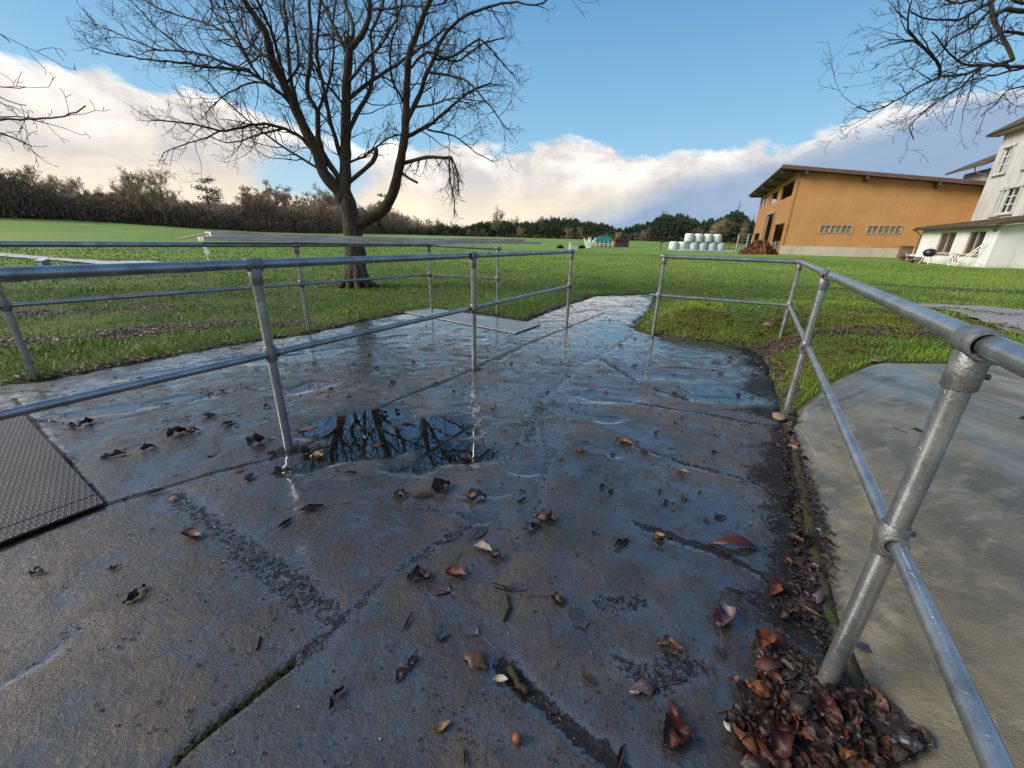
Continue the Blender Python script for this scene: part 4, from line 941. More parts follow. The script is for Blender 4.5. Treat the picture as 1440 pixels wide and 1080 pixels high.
n = 230000; px_a = rng.uniform(575, 1110, n); V = np.empty((n, 3, 3))
rd = np.interp(px_a, [a for a, _ in DIST], [b for _, b in DIST]) + rng.uniform(-3, 22, n)
rays = CX[None] * (px_a - 720)[:, None] - CU[None] * (338 + .0267 * (px_a - 720) - 540)[:, None] - CB[None] * 555.0
hd = np.hypot(rays[:, 0], rays[:, 1]); ux = rays[:, 0] / hd * rd; uy = rays[:, 1] / hd * rd; uz = terr(ux, uy, False)
tp_a = np.interp(px_a, [a for a, _ in TOP], [b for _, b in TOP]) + 8 + 9 * np.abs(fbm(px_a * .11, rd * .05, 3, 8)) + 7 * (vnoise(px_a * .31, rd * .1, 3) - .5)
hz = 338 + .0267 * (px_a - 720); hmax = (hz - tp_a) / 590.0 * rd
hh = np.maximum(.5, hmax * rng.uniform(0, 1, n) ** .8) * ss(575, 660, px_a + rng.uniform(-40, 40, n))
a = rng.uniform(0, 6.28, n); sz = rng.uniform(.16, .42, n)
V[:, 0] = np.stack([ux, uy, uz + hh + sz * .9], 1); V[:, 1] = np.stack([ux + np.cos(a) * sz, uy + np.sin(a) * sz, uz + hh - sz * .4], 1); V[:, 2] = np.stack([ux - np.cos(a + .6) * sz * .7, uy - np.sin(a + .6) * sz * .7, uz + hh - sz * .3], 1)
tag(npmesh('conifer_thicket', V.reshape(-1, 3), np.arange(3 * n).reshape(-1, 3), MT['conif'], False), 'continuous dark green mass of young conifers closing the far side of the field', 'thicket', kind='stuff')
# ================================================================== BUILDINGS
U2 = Vector((.92, -.39)).normalized(); RZ = math.atan2(U2.y, U2.x)
def holed_wall(mb, axis, at0, thick, length, zt, holes, z0=0.0):
    """tiles round rectangular holes; axis 'x': wall along x at y=at0..; zt(s) gives the top"""
    ss_ = sorted({0, length, *[h[0] for h in holes], *[h[1] for h in holes]}); zs_ = sorted({z0, *[h[2] for h in holes], *[h[3] for h in holes]})
    for a, b in zip(ss_[:-1], ss_[1:]):
        lv = zs_ + [None]
        for zl, zh in zip(lv[:-1], lv[1:]):
            mid = (a + b) / 2; zm = (zl + (zh if zh is not None else zl + .5)) / 2
            if any(h[0] <= mid <= h[1] and h[2] <= zm <= h[3] for h in holes): continue
            ta, tb = (zh, zh) if zh is not None else (zt(a), zt(b))
            P = lambda s, t, z: (s, at0 + t, z) if axis == 'x' else (at0 + t, s, z)
            q = [P(a, 0, zl), P(b, 0, zl), P(b, thick, zl), P(a, thick, zl)]; w = [P(a, 0, ta), P(b, 0, tb), P(b, thick, tb), P(a, thick, ta)]
            mb.hexa(q, w) if axis == 'x' else mb.hexa(q[::-1], w[::-1])
P0 = at(1097, 357.3)
barn = thing('barn', 'large ochre boarded barn with a dark overhanging monopitch roof and openings under the eaves', 'barn', (P0[0], P0[1], P0[2] - .35), RZ)
LG, LF = 19.6, 36.0; rz_ = lambda x: 10.95 - .122 * x
m = MB(); holed_wall(m, 'x', 0, .25, LG, lambda s: rz_(s), [(3.9, 7.5, 3.25, 4.25), (9.1, 12.6, 3.25, 4.25), (16.6, 18.4, .5, 3.2)], 1.5)
m.build('gable_wall', MT['ochre'], barn)
FH = [(2.2, 12.0, 8.2, 10.3), (14.6, 21.4, 8.4, 10.2), (25.8, 28.8, 8.7, 10.3), (31.0, 34.0, 8.7, 10.3), (12.6, 20.5, .0, 6.6), (2.2, 11.0, .4, 4.6), (26.0, 34.2, .6, 3.7)]
m = MB(); holed_wall(m, 'y', .002, .25, LF, lambda s: rz_(0), FH); m.build('front_wall', MT['ochre'], barn)
m = MB(); m.box((LG / 2, LF - .15, 4), (LG - .6, .2, 8)); m.box((LG - .15, LF / 2, 4), (.2, LF - .6, 8)); m.build('rear_wall', MT['ochre'], barn)
m = MB(); m.box((LG / 2, LF / 2, .25), (LG - .8, LF - .8, .1)); m.box((7, LF / 2, 3.2), (.2, LF - 1.2, 6.0)); m.build('dark_interior', MT['dark'], barn)
m = MB(); m.box((LG / 2 - .01, .10, .75), (LG + .06, .30, 1.5)); m.build('plinth', MT['plinth'], barn)
a0, a1, b0_, b1_ = -2.4, LG + 1.2, -1.2, LF + 1.2
m = MB(); m.hexa([(a0, b0_, rz_(a0) + .06), (a1, b0_, rz_(a1) + .06), (a1, b1_, rz_(a1) + .06), (a0, b1_, rz_(a0) + .06)], [(a0, b0_, rz_(a0) + .26), (a1, b0_, rz_(a1) + .26), (a1, b1_, rz_(a1) + .26), (a0, b1_, rz_(a0) + .26)])
rf = m.build('roof', MT['soffit'], barn)
m = MB(); m.hexa([(a0 - .03, b0_ - .06, rz_(a0) - .04), (a1, b0_ - .06, rz_(a1) - .04), (a1, b0_ - .004, rz_(a1) - .04), (a0 - .03, b0_ - .004, rz_(a0) - .04)], [(a0 - .03, b0_ - .06, rz_(a0) + .40), (a1, b0_ - .06, rz_(a1) + .40), (a1, b0_ - .004, rz_(a1) + .40), (a0 - .03, b0_ - .004, rz_(a0) + .40)])
m.build('verge_board', MT['fascia'], rf)
for x_ in (.55, 7.2, 14.4, 19.2):
    m = MB(); m.box((x_, -.60, rz_(x_) - .22), (.28, 1.15, .42)); m.box((x_ + .0, -.22, rz_(x_) - .55), (.16, .40, .26)); m.build('purlin_end', MT['soffit'], barn)
for y_ in (.6, 9, 18, 27, 35):
    m = MB(); m.box((-1.1, y_, rz_(-1.1) - .10), (2.2, .18, .28)); m.build('rafter_end', MT['soffit'], barn)
for s0, s1 in ((3.9, 7.5), (9.1, 12.6)):
    m = MB(); 
    for zz in (3.25, 4.21): m.box(((s0 + s1) / 2, -.01, zz + .02), (s1 - s0 + .12, .10, .09))
    k = 6
    for i in range(k + 1): m.box((s0 + (s1 - s0) * i / k, -.01, 3.75), (.07 if i % 2 else .16, .09, .92))
    w = m.build('strip_window', MT['bframe'], barn); m = MB(); m.box(((s0 + s1) / 2, .10, 3.75), (s1 - s0, .02, .98)); m.build('pane', MT['pglass'], w)
m = MB(); m.box((17.5, .06, 1.85), (1.62, .06, 2.5)); d_ = m.build('door', MT['rdoor'], barn)
m = MB(); m.box((16.62, -.04, 1.9), (.14, .16, 2.75)); m.box((18.4, -.04, 1.9), (.14, .16, 2.75)); m.box((17.5, -.05, 3.25), (1.95, .16, .14)); m.build('door_frame', MT['wpaint'], d_)
for (y0, y1, zt_) in ((2.2, 11.0, 2.0), (26.0, 34.2, 2.0)):
    m = MB()
    for i in range(6): m.tube([(-.10, y0, .55 + i * .28), (-.10, y1, .55 + i * .28)], .035, 6)
    for i in range(4): m.tube([(-.10, y0 + (y1 - y0) * i / 3, .3), (-.10, y0 + (y1 - y0) * i / 3, zt_ + .1)], .05, 6)
    m.build('stall_gate', MT['zinc'], barn)
for s, z, l in ((3.6, .35, 4.0), (7.2, .35, 3.0)):
    m = MB()
    for i in range(3):
        for j in range(2): m.box((2.0, s + i * 1.0, z + .5 + j * .85), (1.0, .92, .78))
    m.build('stacked_fodder', MT['wrap'], barn)
m = MB(); m.box((-.12, 12.4, 3.3), (.10, .35, 6.6)); m.box((-.12, 20.7, 3.3), (.10, .35, 6.6)); m.box((-.12, 16.6, 6.75), (.12, 8.9, .3)); m.build('door_surround', MT['zinc'], barn)
m = MB(); m.tube([(0, 9.4, 7.2), (-.5, 9.4, 7.5), (-.9, 9.4, 7.4)], .05, 6); m.tube([(-.8, 9.4, 7.42), (-.95, 9.4, 7.30)], [.06, .20], 10); m.build('wall_lamp', MT['zinc'], barn, True)

# annex -------------------------------------------------------------
C0 = at(1384, 376.3); V2 = Vector((.39, .92)).normalized()
ann = thing('white_annex', 'low white rendered annex with two dark windows and a mossy roof, before the tall house', 'annex', (C0[0], C0[1], C0[2] - .1), RZ)
LA, LB_ = 11.4, 9.0; EH = 3.05
m = MB(); holed_wall(m, 'y', 0, .3, LA, lambda s: EH, [(1.45, 3.55, .98, 2.75), (5.4, 7.9, .98, 2.75)]); m.build('window_wall', MT['white'], ann)
m = MB(); m.hexa([(.302, 0, 0), (LB_, 0, 0), (LB_, .3, 0), (.302, .3, 0)], [(.302, 0, EH + .05), (LB_, 0, EH + 1.35), (LB_, .3, EH + 1.35), (.302, .3, EH + .05)]); m.build('side_wall', MT['white'], ann); m = MB(); m.box((LB_ / 2, LA - .15, 1.5), (LB_ - .6, .28, 3.0)); m.build('rear_wall', MT['white'], ann)
for s0, s1 in ((1.45, 3.55), (5.4, 7.9)):
    m = MB()
    for zz in (1.02, 2.71): m.box((.10, (s0 + s1) / 2, zz), (.12, s1 - s0, .10))
    for yy in (s0 + .05, s1 - .05, (s0 + s1) / 2): m.box((.10, yy, 1.86), (.10, .09, 1.6))
    m.box((-.06, (s0 + s1) / 2, .94), (.22, s1 - s0 + .3, .07)); w = m.build('window', MT['bframe'], ann); m = MB(); m.box((.16, (s0 + s1) / 2, 1.865), (.02, s1 - s0, 1.75)); m.build('pane', MT['glass'], w)
m = MB(); e = .55; A0_ = (-e, -e - .1); sl = .155
def rq(x, y, dz): return (x, y, EH + .05 + sl * x + dz)
m.hexa([rq(-e, -.65, 0), rq(LB_, -.65, 0), rq(LB_, LA + .4, 0), rq(-e, LA + .4, 0)], [rq(-e, -.65, .2), rq(LB_, -.65, .2), rq(LB_, LA + .4, .2), rq(-e, LA + .4, .2)])
for i in range(26):                                 # tile courses stand proud of the slab
    x_ = -e + (LB_ + e) * i / 26; m.hexa([rq(x_, -.67, .202), rq(x_ + .26, -.67, .202), rq(x_ + .26, LA + .42, .202), rq(x_, LA + .42, .202)], [rq(x_, -.67, .27), rq(x_ + .26, -.67, .225), rq(x_ + .26, LA + .42, .225), rq(x_, LA + .42, .27)])
m.build('roof', MT['roof'], ann)
m = MB(); m.tube([(-e - .07, -.66, EH + .0), (-e - .07, LA + .4, EH + .0)], .075, 8); m.tube([(-e - .07, LA + .2, EH), (-.1, LA - .2, EH - .5), (-.09, LA - .2, .2)], .05, 8); m.build('gutter', MT['gutter'], ann, True)
m = MB(); m.tube([(.0, .45, 2.72), (-.1, .45, 2.72)], [.07, .1], 10); m.build('vent_cap', MT['fit'], ann)

# tall house --------------------------------------------------------
hw = Vector((C0[0], C0[1])) + U2 * LB_
# far corner of the house wall on the sight line of the photo's left edge
rr_ = ray(1345, 362); best = None
for s in np.arange(5, 40, .05):
    p = hw + V2 * s
    e_ = abs(p.x / p.y - rr_[0] / rr_[1])
    if best is None or e_ < best[0]: best = (e_, s)
SF = best[1]
house = thing('tall_house', 'tall weathered grey white house with stone window surrounds rising behind the low annex', 'house', (hw.x, hw.y, C0[2] - .1), RZ)
rt = ray(1412, 187); pf = hw + V2 * SF; HT = H + rt[2] / np.hypot(rt[0], rt[1]) * pf.length - C0[2]
pxs = lambda px, py: None
def wall_hit(px, py):
    r_ = ray(px, py); q = r_[1] / r_[0]           # intersect the vertical wall plane through hw along V2
    # solve hw + V2*s = k*(rx, ry)
    A2 = np.array([[r_[0], -V2.x], [r_[1], -V2.y]]); k, s = np.linalg.solve(A2, np.array([hw.x, hw.y])); return s, H + r_[2] * k - (C0[2] - .1)
W_ = []
for (a, b, c, d) in ((1386, 272, 1400, 301), (1411, 266, 1436, 300), (1411, 207, 1427, 241)):
    s1, zt1 = wall_hit(a + 4, b); s0, zt0 = wall_hit(c, b); _, zb0 = wall_hit((a + c) / 2, d); W_.append((min(s0, s1), max(s0, s1), zb0, (zt0 + zt1) / 2))
f1 = W_[1]; f2 = W_[2]; wd1 = f1[1] - f1[0]
W_ = [(SF - 4.6, SF - 3.6, f1[2], f1[3]), (f1[0], f1[1], f1[2] + .1, f1[3] + .1), (f2[0], f2[1], f2[2], f2[3]), (f2[0] - 4.6, f2[0] - 4.6 + (f2[1] - f2[0]), f2[2], f2[3]), (f1[0] - 4.8, f1[1] - 4.8, f1[2] + .1, f1[3] + .1), (f2[0] - 9, f2[0] - 9 + (f2[1] - f2[0]), f2[2], f2[3])]
S0 = -9.0
m = MB(); mh = [(a - S0, b - S0, c, d) for a, b, c, d in W_]; mb2 = MB(); holed_wall(mb2, 'y', 0, .4, SF - S0, lambda s: HT, mh); mb2.v = [(x, y + S0, z) for x, y, z in mb2.v]; mb2.build('wall', MT['greyw'], house)
m.box((5.2, SF - .2, HT / 2), (9.6, .4, HT)); m.box((10.2, (SF + S0) / 2, HT / 2), (.4, SF - S0 - .9, HT)); m.box((5.2, S0 + .2, HT / 2), (9.6, .4, HT)); m.build('rear_wall', MT['greyw'], house)
for a, b, c, d in W_:
    m = MB(); y_ = (a + b) / 2; w_ = b - a
    m.box((-.03, a - .12, (c + d) / 2), (.16, .22, d - c)); m.box((-.03, b + .12, (c + d) / 2), (.16, .22, d - c)); m.box((-.06, y_, d + .16), (.24, w_ + .7, .28)); m.box((-.10, y_, c - .10), (.34, w_ + .7, .18)); sr = m.build('window_surround', MT['greyw'], house)
    m = MB(); m.box((.12, y_, d - .05), (.10, w_, .10)); m.box((.12, y_, c + .05), (.10, w_, .10)); 
    for q in (0, .5, 1): m.box((.12, a + .05 + (w_ - .1) * q, (c + d) / 2), (.09, .10, d - c - .2))
    for q in (.36, .68): m.box((.12, y_, c + (d - c) * q), (.07, w_ - .1, .08))
    w = m.build('window', MT['paleplast'], house); m = MB(); m.box((.18, y_, (c + d) / 2), (.02, w_, d - c)); m.build('pane', MT['glass'], w)
    m = MB(); m.box((.6, y_, (c + d) / 2), (.02, w_ + 1, d - c + 1)); m.build('dark_room', MT['dark'], w)
m = MB(); m.box((-.05, (SF + S0) / 2, f1[2] - 1.0), (.14, SF - S0, .18)); m.build('string_course', MT['white'], house)
e = 1.0; m = MB(); RX = 5.2
m.hexa([(-e, S0 - e, HT + .02), (RX, S0 - e + 4, HT + 4.2), (RX, SF + e - 4, HT + 4.2), (-e, SF + e, HT + .02)], [(-e, S0 - e, HT + .24), (RX, S0 - e + 4, HT + 4.45), (RX, SF + e - 4, HT + 4.45), (-e, SF + e, HT + .24)])
m.hexa([(RX + .01, S0 - e + 4, HT + 4.2), (10.4 + e, S0 - e, HT + .02), (10.4 + e, SF + e, HT + .02), (RX + .01, SF + e - 4, HT + 4.2)], [(RX + .01, S0 - e + 4, HT + 4.45), (10.4 + e, S0 - e, HT + .24), (10.4 + e, SF + e, HT + .24), (RX + .01, SF + e - 4, HT + 4.45)])
m.hexa([(-e, SF + e + .01, HT + .02), (RX, SF + e - 3.98, HT + 4.2), (RX + .1, SF + e - 3.98, HT + 4.2), (10.4 + e, SF + e + .01, HT + .02)], [(-e, SF + e + .01, HT + .24), (RX, SF + e - 3.98, HT + 4.45), (RX + .1, SF + e - 3.98, HT + 4.45), (10.4 + e, SF + e + .01, HT + .24)])
rf = m.build('roof', MT['roof'], house)
m = MB(); m.box((-e / 2 - .02, (SF + S0) / 2, HT - .06), (e - .06, SF - S0 + 1.8, .12)); m.build('soffit', MT['bframe'], rf)
m = MB(); m.tube([(-e - .08, S0 - e, HT + .05), (-e - .08, SF + e, HT + .05)], .09, 8); m.build('gutter', MT['gutter'], house, True)
# lower rear wing: only its eaves show past the corner
rt = ray(1363, 236); 
wp = pf + V2 * 3.0 - U2 * .9; WZ = H + rt[2] / np.hypot(rt[0], rt[1]) * (wp.length) - C0[2]
m = MB(); m.box((5.6, SF + 4.2, WZ / 2), (9.0, 7.6, WZ)); m.build('rear_wing', MT['greyw'], house)
m = MB(); m.hexa([(-.55, SF + .4, WZ + .0), (4.5, SF + .4, WZ + 2.6), (4.5, SF + 6, WZ + 2.6), (-.55, SF + 8.6, WZ + .0)], [(-.55, SF + .4, WZ + .25), (4.5, SF + .4, WZ + 2.9), (4.5, SF + 6, WZ + 2.9), (-.55, SF + 8.6, WZ + .25)]); m.build('wing_roof', MT['roof'], house)
m = MB(); m.tube([(-.62, SF + 2.0, WZ + .05), (-.5, SF + 1.9, WZ - .5), (.2, SF + .9, WZ - 1.0), (.55, SF + .45, WZ - 1.6), (.55, SF + .45, 1)], .07, 8); m.build('downpipe', MT['gutter'], house, True)

# ================================================================== FARM CLUTTER
def local(px, py): p = at(px, py); return p
# wrapped bales
def bale_mesh(seed):
    random.seed(seed); m = MB(); n = 22; rows = 9; vs = []
    prof = [(0, 0), (.42, 0), (.60, .06), (.66, .25), (.665, .62), (.655, .98), (.60, 1.18), (.42, 1.24), (0, 1.24)]
    for r_, z in prof:
        for k in range(n): a = 2 * math.pi * k / n; j = 1 + random.uniform(-.03, .03); vs.append((r_ * j * math.cos(a), r_ * j * math.sin(a), z + random.uniform(-.02, .02) * (z > .1)))
    m.add(vs, [(i * n + k, i * n + (k + 1) % n, (i + 1) * n + (k + 1) % n, (i + 1) * n + k) for i in range(rows - 1) for k in range(n)]); return m
bm = [bale_mesh(i).build('silage_bale', MT['wrap'], None, True) for i in range(2)]
BD = at(979, 352.4); brt = Vector((1, 0, 0)); bz = BD[2]; dist = float(np.hypot(BD[0], BD[1])); dpt = -float(np.dot(np.array([BD[0], BD[1], bz - H]), CB)); s_ = dpt / 555
def bale(px, row, lab, i, depth=0):
    z = bz + .02 + row * 1.23 * bs; x = BD[0] + (px - 979) * s_ * 1.0; y = BD[1] + .2 * (px - 979) * s_ * 0 + depth
    o = bm[i % 2] if i < 2 else bm[i % 2].copy()
    if i >= 2: COL.objects.link(o)
    o.location = (x, y, z); o.rotation_euler = (0, 0, i * 1.3); o.scale = (bs, bs, bs)
    tag(o, lab, 'bale', 'white wrapped bales stacked in two tiers by the barn')
bs = 11.9 * s_ / 1.33
bots = [(946, 'leftmost of the lower tier of white wrapped bales'), (958, 'second from left of the lower tier of white wrapped bales'), (973, 'third from left of the lower tier of white wrapped bales'), (986, 'third from right of the lower tier of white wrapped bales'), (999, 'second from right of the lower tier of white wrapped bales'), (1011, 'rightmost of the lower tier of white wrapped bales')]
tops = [(966, 'leftmost of the four white wrapped bales on the upper tier'), (979, 'second from left of the four white wrapped bales on the upper tier'), (992, 'third from left of the four white wrapped bales on the upper tier'), (1005, 'rightmost of the four white wrapped bales on the upper tier')]
for i, (px, lab) in enumerate(bots): bale(px, 0, lab, i)
for i, (px, lab) in enumerate(tops): bale(px, 1, lab, i + 6)
m = MB(); rows_ = []
for i in range(15):
    for j in range(4): rows_.append((BD[0] + (i / 14 * 96 - 48) * s_, BD[1] - 3.2 + j * .9, bz + .03 + .20 * random.random() * (0 < j < 3)))
m.add(rows_, [(i * 4 + j, (i + 1) * 4 + j, (i + 1) * 4 + j + 1, i * 4 + j + 1) for i in range(14) for j in range(3)])
tag(m.build('plastic_sheet', MT['blue'], None, True), 'pale blue plastic sheet lying on the grass in front of the white bales', 'sheet')
# teal shelter
p = at(849, 347.2); k = -float(np.dot(np.array([p[0], p[1], -H]), CB)) / 555
sh = thing('field_shelter', 'small shelter with a domed teal cover on white rails, far out on the field', 'shelter', (p[0], p[1], p[2]), -.15)
w2 = 11.5 * k; ln = 3.2; hs = 6.5 * k; ht = 14.5 * k; m = MB(); n = 14; vs = []
for j, yy in enumerate((0, ln * .33, ln * .66, ln)):
    for i in range(n + 1): a = math.pi * i / n; vs.append((-w2 * math.cos(a), yy, hs + (ht - hs) * math.sin(a) ** .8))
b_ = len(vs); m.add(vs, [(j * (n + 1) + i, j * (n + 1) + i + 1, (j + 1) * (n + 1) + i + 1, (j + 1) * (n + 1) + i) for j in range(3) for i in range(n)])
m.add([v for v in vs[:n + 1]], [tuple(range(n + 1))]); m.add([v for v in vs[-n - 1:]], [tuple(range(n, -1, -1))]); m.build('cover', MT['teal'], sh)
for i in range(5): m = MB(); m.tube([(-w2 + 2 * w2 * i / 4, 0, -.05), (-w2 + 2 * w2 * i / 4, 0, hs + .1)], .07, 6); m.build('post', MT['wpaint'], sh)
for z in (.35, .7): m = MB(); m.tube([(-w2 - 1.0, -.05, hs * z), (w2, -.05, hs * z)], .05, 6); m.build('side_rail', MT['wpaint'], sh)
m = MB(); m.box((0, ln * .9, hs * .5), (w2 * 1.9, .1, hs)); m.build('back_panel', MT['zinc'], sh)
p = at(874, 347.2); sd_ = thing('small_shed', 'low reddish wooden shed with a flat roof beside the teal shelter', 'shed', (p[0], p[1], p[2]), -.1)
m = MB(); m.box((0, 1.5, 4.6 * k), (20 * k, 3, 9.2 * k)); m.build('wall', MT['shed'], sd_); m = MB(); m.hexa([(-11.5 * k, -.5, 9.25 * k), (12.5 * k, -.5, 10.6 * k), (12.5 * k, 3.3, 10.6 * k), (-11.5 * k, 3.3, 9.25 * k)], [(-11.5 * k, -.5, 10 * k), (12.5 * k, -.5, 11.4 * k), (12.5 * k, 3.3, 11.4 * k), (-11.5 * k, 3.3, 10 * k)]); m.build('roof', MT['soffit'], sd_)
m = MB(); m.box((1.2 * k, -.1, 2.4 * k), (3.4 * k, .5, 4.8 * k)); m.box((1.2 * k, -.12, 5.0 * k), (3.8 * k, .6, .5 * k)); o = m.build('plastic_bin', MT['bluebox']); o.location = (p[0], p[1] - .25, p[2]); tag(o, 'dark blue plastic bin standing against the reddish shed', 'bin')
# splayed white poles
p = at(827, 349); k = -float(np.dot(np.array([p[0], p[1], -H]), CB)) / 555; pr = thing('white_poles', 'white poles splayed out like a fan on the field, left of the teal shelter', 'pole bundle', (p[0], p[1], p[2]))
for dx, dz in ((-6.5, 13), (-3, 11), (0, 14.5), (2.5, 14), (9, 14), (6, 8), (-5, 5)): m = MB(); m.tube([(dx * .12 * k, 0, 0), (dx * k, random.uniform(-.4, .4), dz * k)], [.13, .08], 6); m.build('pole', MT['wpaint'], pr)
m = MB(); m.tube([(-2.5 * k, -.2, .1), (3 * k, -.2, .15)], [.25, .22], 6); m.build('pole', MT['wpaint'], pr)
# brush heaps and pale cabinet
def heap(name, px, py, wpx, hpx, mat, lab, cat, nn=500, leafy=.12):
    p = at(px, py); k = -float(np.dot(np.array([p[0], p[1], -H]), CB)) / 555; m = MB(); a, h = wpx * k / 2, hpx * k
    n = 24; vs = [(0, 0, h)]
    for j in range(1, 6):
        for i in range(n): t = 2 * math.pi * i / n; u = j / 5; rr2 = u * a * (1 + .16 * math.sin(3 * t + 1) + .1 * math.sin(7 * t)); vs.append((rr2 * math.cos(t), rr2 * math.sin(t) * .7, h * (1 - u ** 1.6) * (1 + .25 * math.sin(5 * t + j)) - (.1 if j == 5 else 0)))
    fs = [(0, 1 + i, 1 + (i + 1) % n) for i in range(n)] + [(1 + j * n + i, 1 + (j + 1) * n + i, 1 + (j + 1) * n + (i + 1) % n, 1 + j * n + (i + 1) % n) for j in range(4) for i in range(n)]
    m.add(vs, fs)
    for _ in range(nn):
        t = random.uniform(0, 6.28); u = random.random() ** .5; c = Vector((u * a * math.cos(t), .7 * u * a * math.sin(t), h * (1 - u ** 1.6))); s1 = rv() * leafy * random.uniform(.5, 1.5); s2 = rv() * leafy; m.add([c - s1, c + s2, c + s1], [(0, 1, 2)])
    o = m.build(name, mat); o.location = p; return tag(o, lab, cat)
heap('brush_heap', 788, 349.5, 9, 3.5, MT['mossclump'], 'low dark heap of brush on the field, left of the grey cabinet', 'brush heap', 250, .2)
heap('brush_heap', 818, 349.2, 8, 3, MT['mossclump'], 'low dark heap of brush between the grey cabinet and the white poles', 'brush heap', 250, .2)
heap('dung_heap', 1066, 357.5, 50, 17, MT['dung'], 'reddish brown dung heap piled up in front of the barn openings', 'dung heap', 1800, .22)
p = at(806, 351); k = -float(np.dot(np.array([p[0], p[1], -H]), CB)) / 555; m = MB(); m.box((0, 0, 4.2 * k), (11 * k, 1.0, 8.4 * k)); m.box((0, 0, 8.7 * k), (12 * k, 1.2, .6 * k)); o = m.build('grey_cabinet', MT['paleplast']); o.location = p; tag(o, 'pale grey box cabinet standing on the field, seen just behind the rail end', 'cabinet')
p = at(928, 352); k = -float(np.dot(np.array([p[0], p[1], -H]), CB)) / 555; m = MB(); m.tube([(0, 0, -.2), (.02, 0, 12 * k)], .09, 7); m.box((.05, 0, 11 * k), (.5, .08, .3)); o = m.build('fence_post', MT['wood']); o.location = p; tag(o, 'lone dark wooden post on the field, left of the white bales', 'post')
# yard gate and fence between bales and barn
p0_ = at(1014, 352); p1_ = at(1050, 353); gt = thing('yard_fence', 'grey tubular gate and low timber fence between the white bales and the barn', 'fence', p0_)
dv = Vector(p1_) - Vector(p0_); k = -float(np.dot(np.array([p0_[0], p0_[1], -H]), CB)) / 555
for i, (u, h_) in enumerate(((0, 11), (.3, 11), (.58, 22), (.95, 22), (1.12, 20))): m = MB(); q = dv * u; m.tube([q + Vector((0, 0, -.2)), q + Vector((0, 0, h_ * k))], .12 if h_ > 12 else .09, 7); m.build('post', MT['zinc'] if h_ > 12 else MT['wood'], gt)
for z in (3, 6.5, 10): m = MB(); m.tube([Vector((0, 0, z * k)), dv * .58 + Vector((0, 0, z * k))], .07, 6); m.build('fence_rail', MT['wood'], gt)
for z in (6, 10, 14, 18, 21.5): m = MB(); m.tube([dv * .58 + Vector((0, 0, z * k)), dv * 1.12 + Vector((0, 0, (z - .8) * k))], .05, 6); m.build('gate_bar', MT['zinc'], gt)
# left field: signs, box, stake
p = at(295, 372); k = -float(np.dot(np.array([p[0], p[1], -H]), CB)) / 555; sg = thing('field_marker', 'thin white marker post with two small round white discs in the left field', 'marker', p)
m = MB(); m.tube([(0, 0, -.1), (0, 0, 22 * k)], .022, 8); m.build('post', MT['wpaint'], sg)
for dx, z, r_ in ((0, 23, 2.9), (1.2, 17, 3.6)): m = MB(); m.tube([(dx * k, -.03, z * k), (dx * k, -.055, z * k)], r_ * k, 16); m.build('disc', MT['wpaint'], sg)
p = at(63, 376.5); k = -float(np.dot(np.array([p[0], p[1], -H]), CB)) / 555; bx_ = thing('field_box', 'small pale grey box with a sloping lid in the left field', 'box', p, .25)
m = MB(); m.hexa([(-4 * k, -.12, 0), (4 * k, -.12, 0), (4 * k, .14, 0), (-4 * k, .14, 0)], [(-4 * k, -.12, 9 * k), (4 * k, -.12, 9 * k), (4 * k, .14, 12 * k), (-4 * k, .14, 12 * k)]); m.build('body', MT['fit'], bx_)
m = MB(); m.hexa([(-4.6 * k, -.16, 9 * k), (4.6 * k, -.16, 9 * k), (4.6 * k, .18, 12.2 * k), (-4.6 * k, .18, 12.2 * k)], [(-4.6 * k, -.16, 9.8 * k), (4.6 * k, -.16, 9.8 * k), (4.6 * k, .18, 13 * k), (-4.6 * k, .18, 13 * k)]); m.build('lid', MT['paleplast'], bx_)
m = MB(); m.box((.8 * k, -.135, 4.5 * k), (4.6 * k, .03, 7 * k)); m.build('front_panel', MT['paleplast'], bx_)
p = at(86, 380); k = -float(np.dot(np.array([p[0], p[1], -H]), CB)) / 555; m = MB(); m.tube([(0, 0, -.1), (.01, 0, 7.5 * k)], [.05, .035], 7); o = m.build('short_stake', MT['black'], None, True); o.location = p; tag(o, 'short dark stake in the grass right of the small grey box', 'stake')
# clutter by the annex wall
def anl(y, x, z=0): q = Vector((C0[0], C0[1])) + V2 * y + U2 * x; return (q.x, q.y, C0[2] - .05 + z)
o = thing('kettle_grill', 'black kettle grill on white legs standing before the annex window', 'grill', anl(4.6, -1.6), RZ)
m = MB(); vs = []; n = 18; prof = [(.05, .62), (.30, .68), (.42, .85), (.45, .97), (.44, 1.0), (.40, 1.13), (.25, 1.25), (.03, 1.29)]
for r_, z in prof:
    for i in range(n): a = 2 * math.pi * i / n; vs.append((r_ * math.cos(a), r_ * math.sin(a), z))
m.add(vs, [(j * n + i, j * n + (i + 1) % n, (j + 1) * n + (i + 1) % n, (j + 1) * n + i) for j in range(len(prof) - 1) for i in range(n)]); m.build('kettle', MT['black'], o, True)
for a in (.4, 2.5, 4.6): m = MB(); m.tube([(.2 * math.cos(a), .2 * math.sin(a), .72), (.5 * math.cos(a), .5 * math.sin(a), 0)], .025, 6); m.build('leg', MT['wpaint'], o)
m = MB(); m.tube([(-.12, 0, 1.30), (-.1, 0, 1.36), (.1, 0, 1.36), (.12, 0, 1.30)], .02, 6); m.build('lid_handle', MT['zinc'], o)
o = thing('small_bicycle', 'small red and white bicycle leaning by the annex wall, right of the kettle grill', 'bicycle', anl(2.9, -.6), RZ + 1.57)
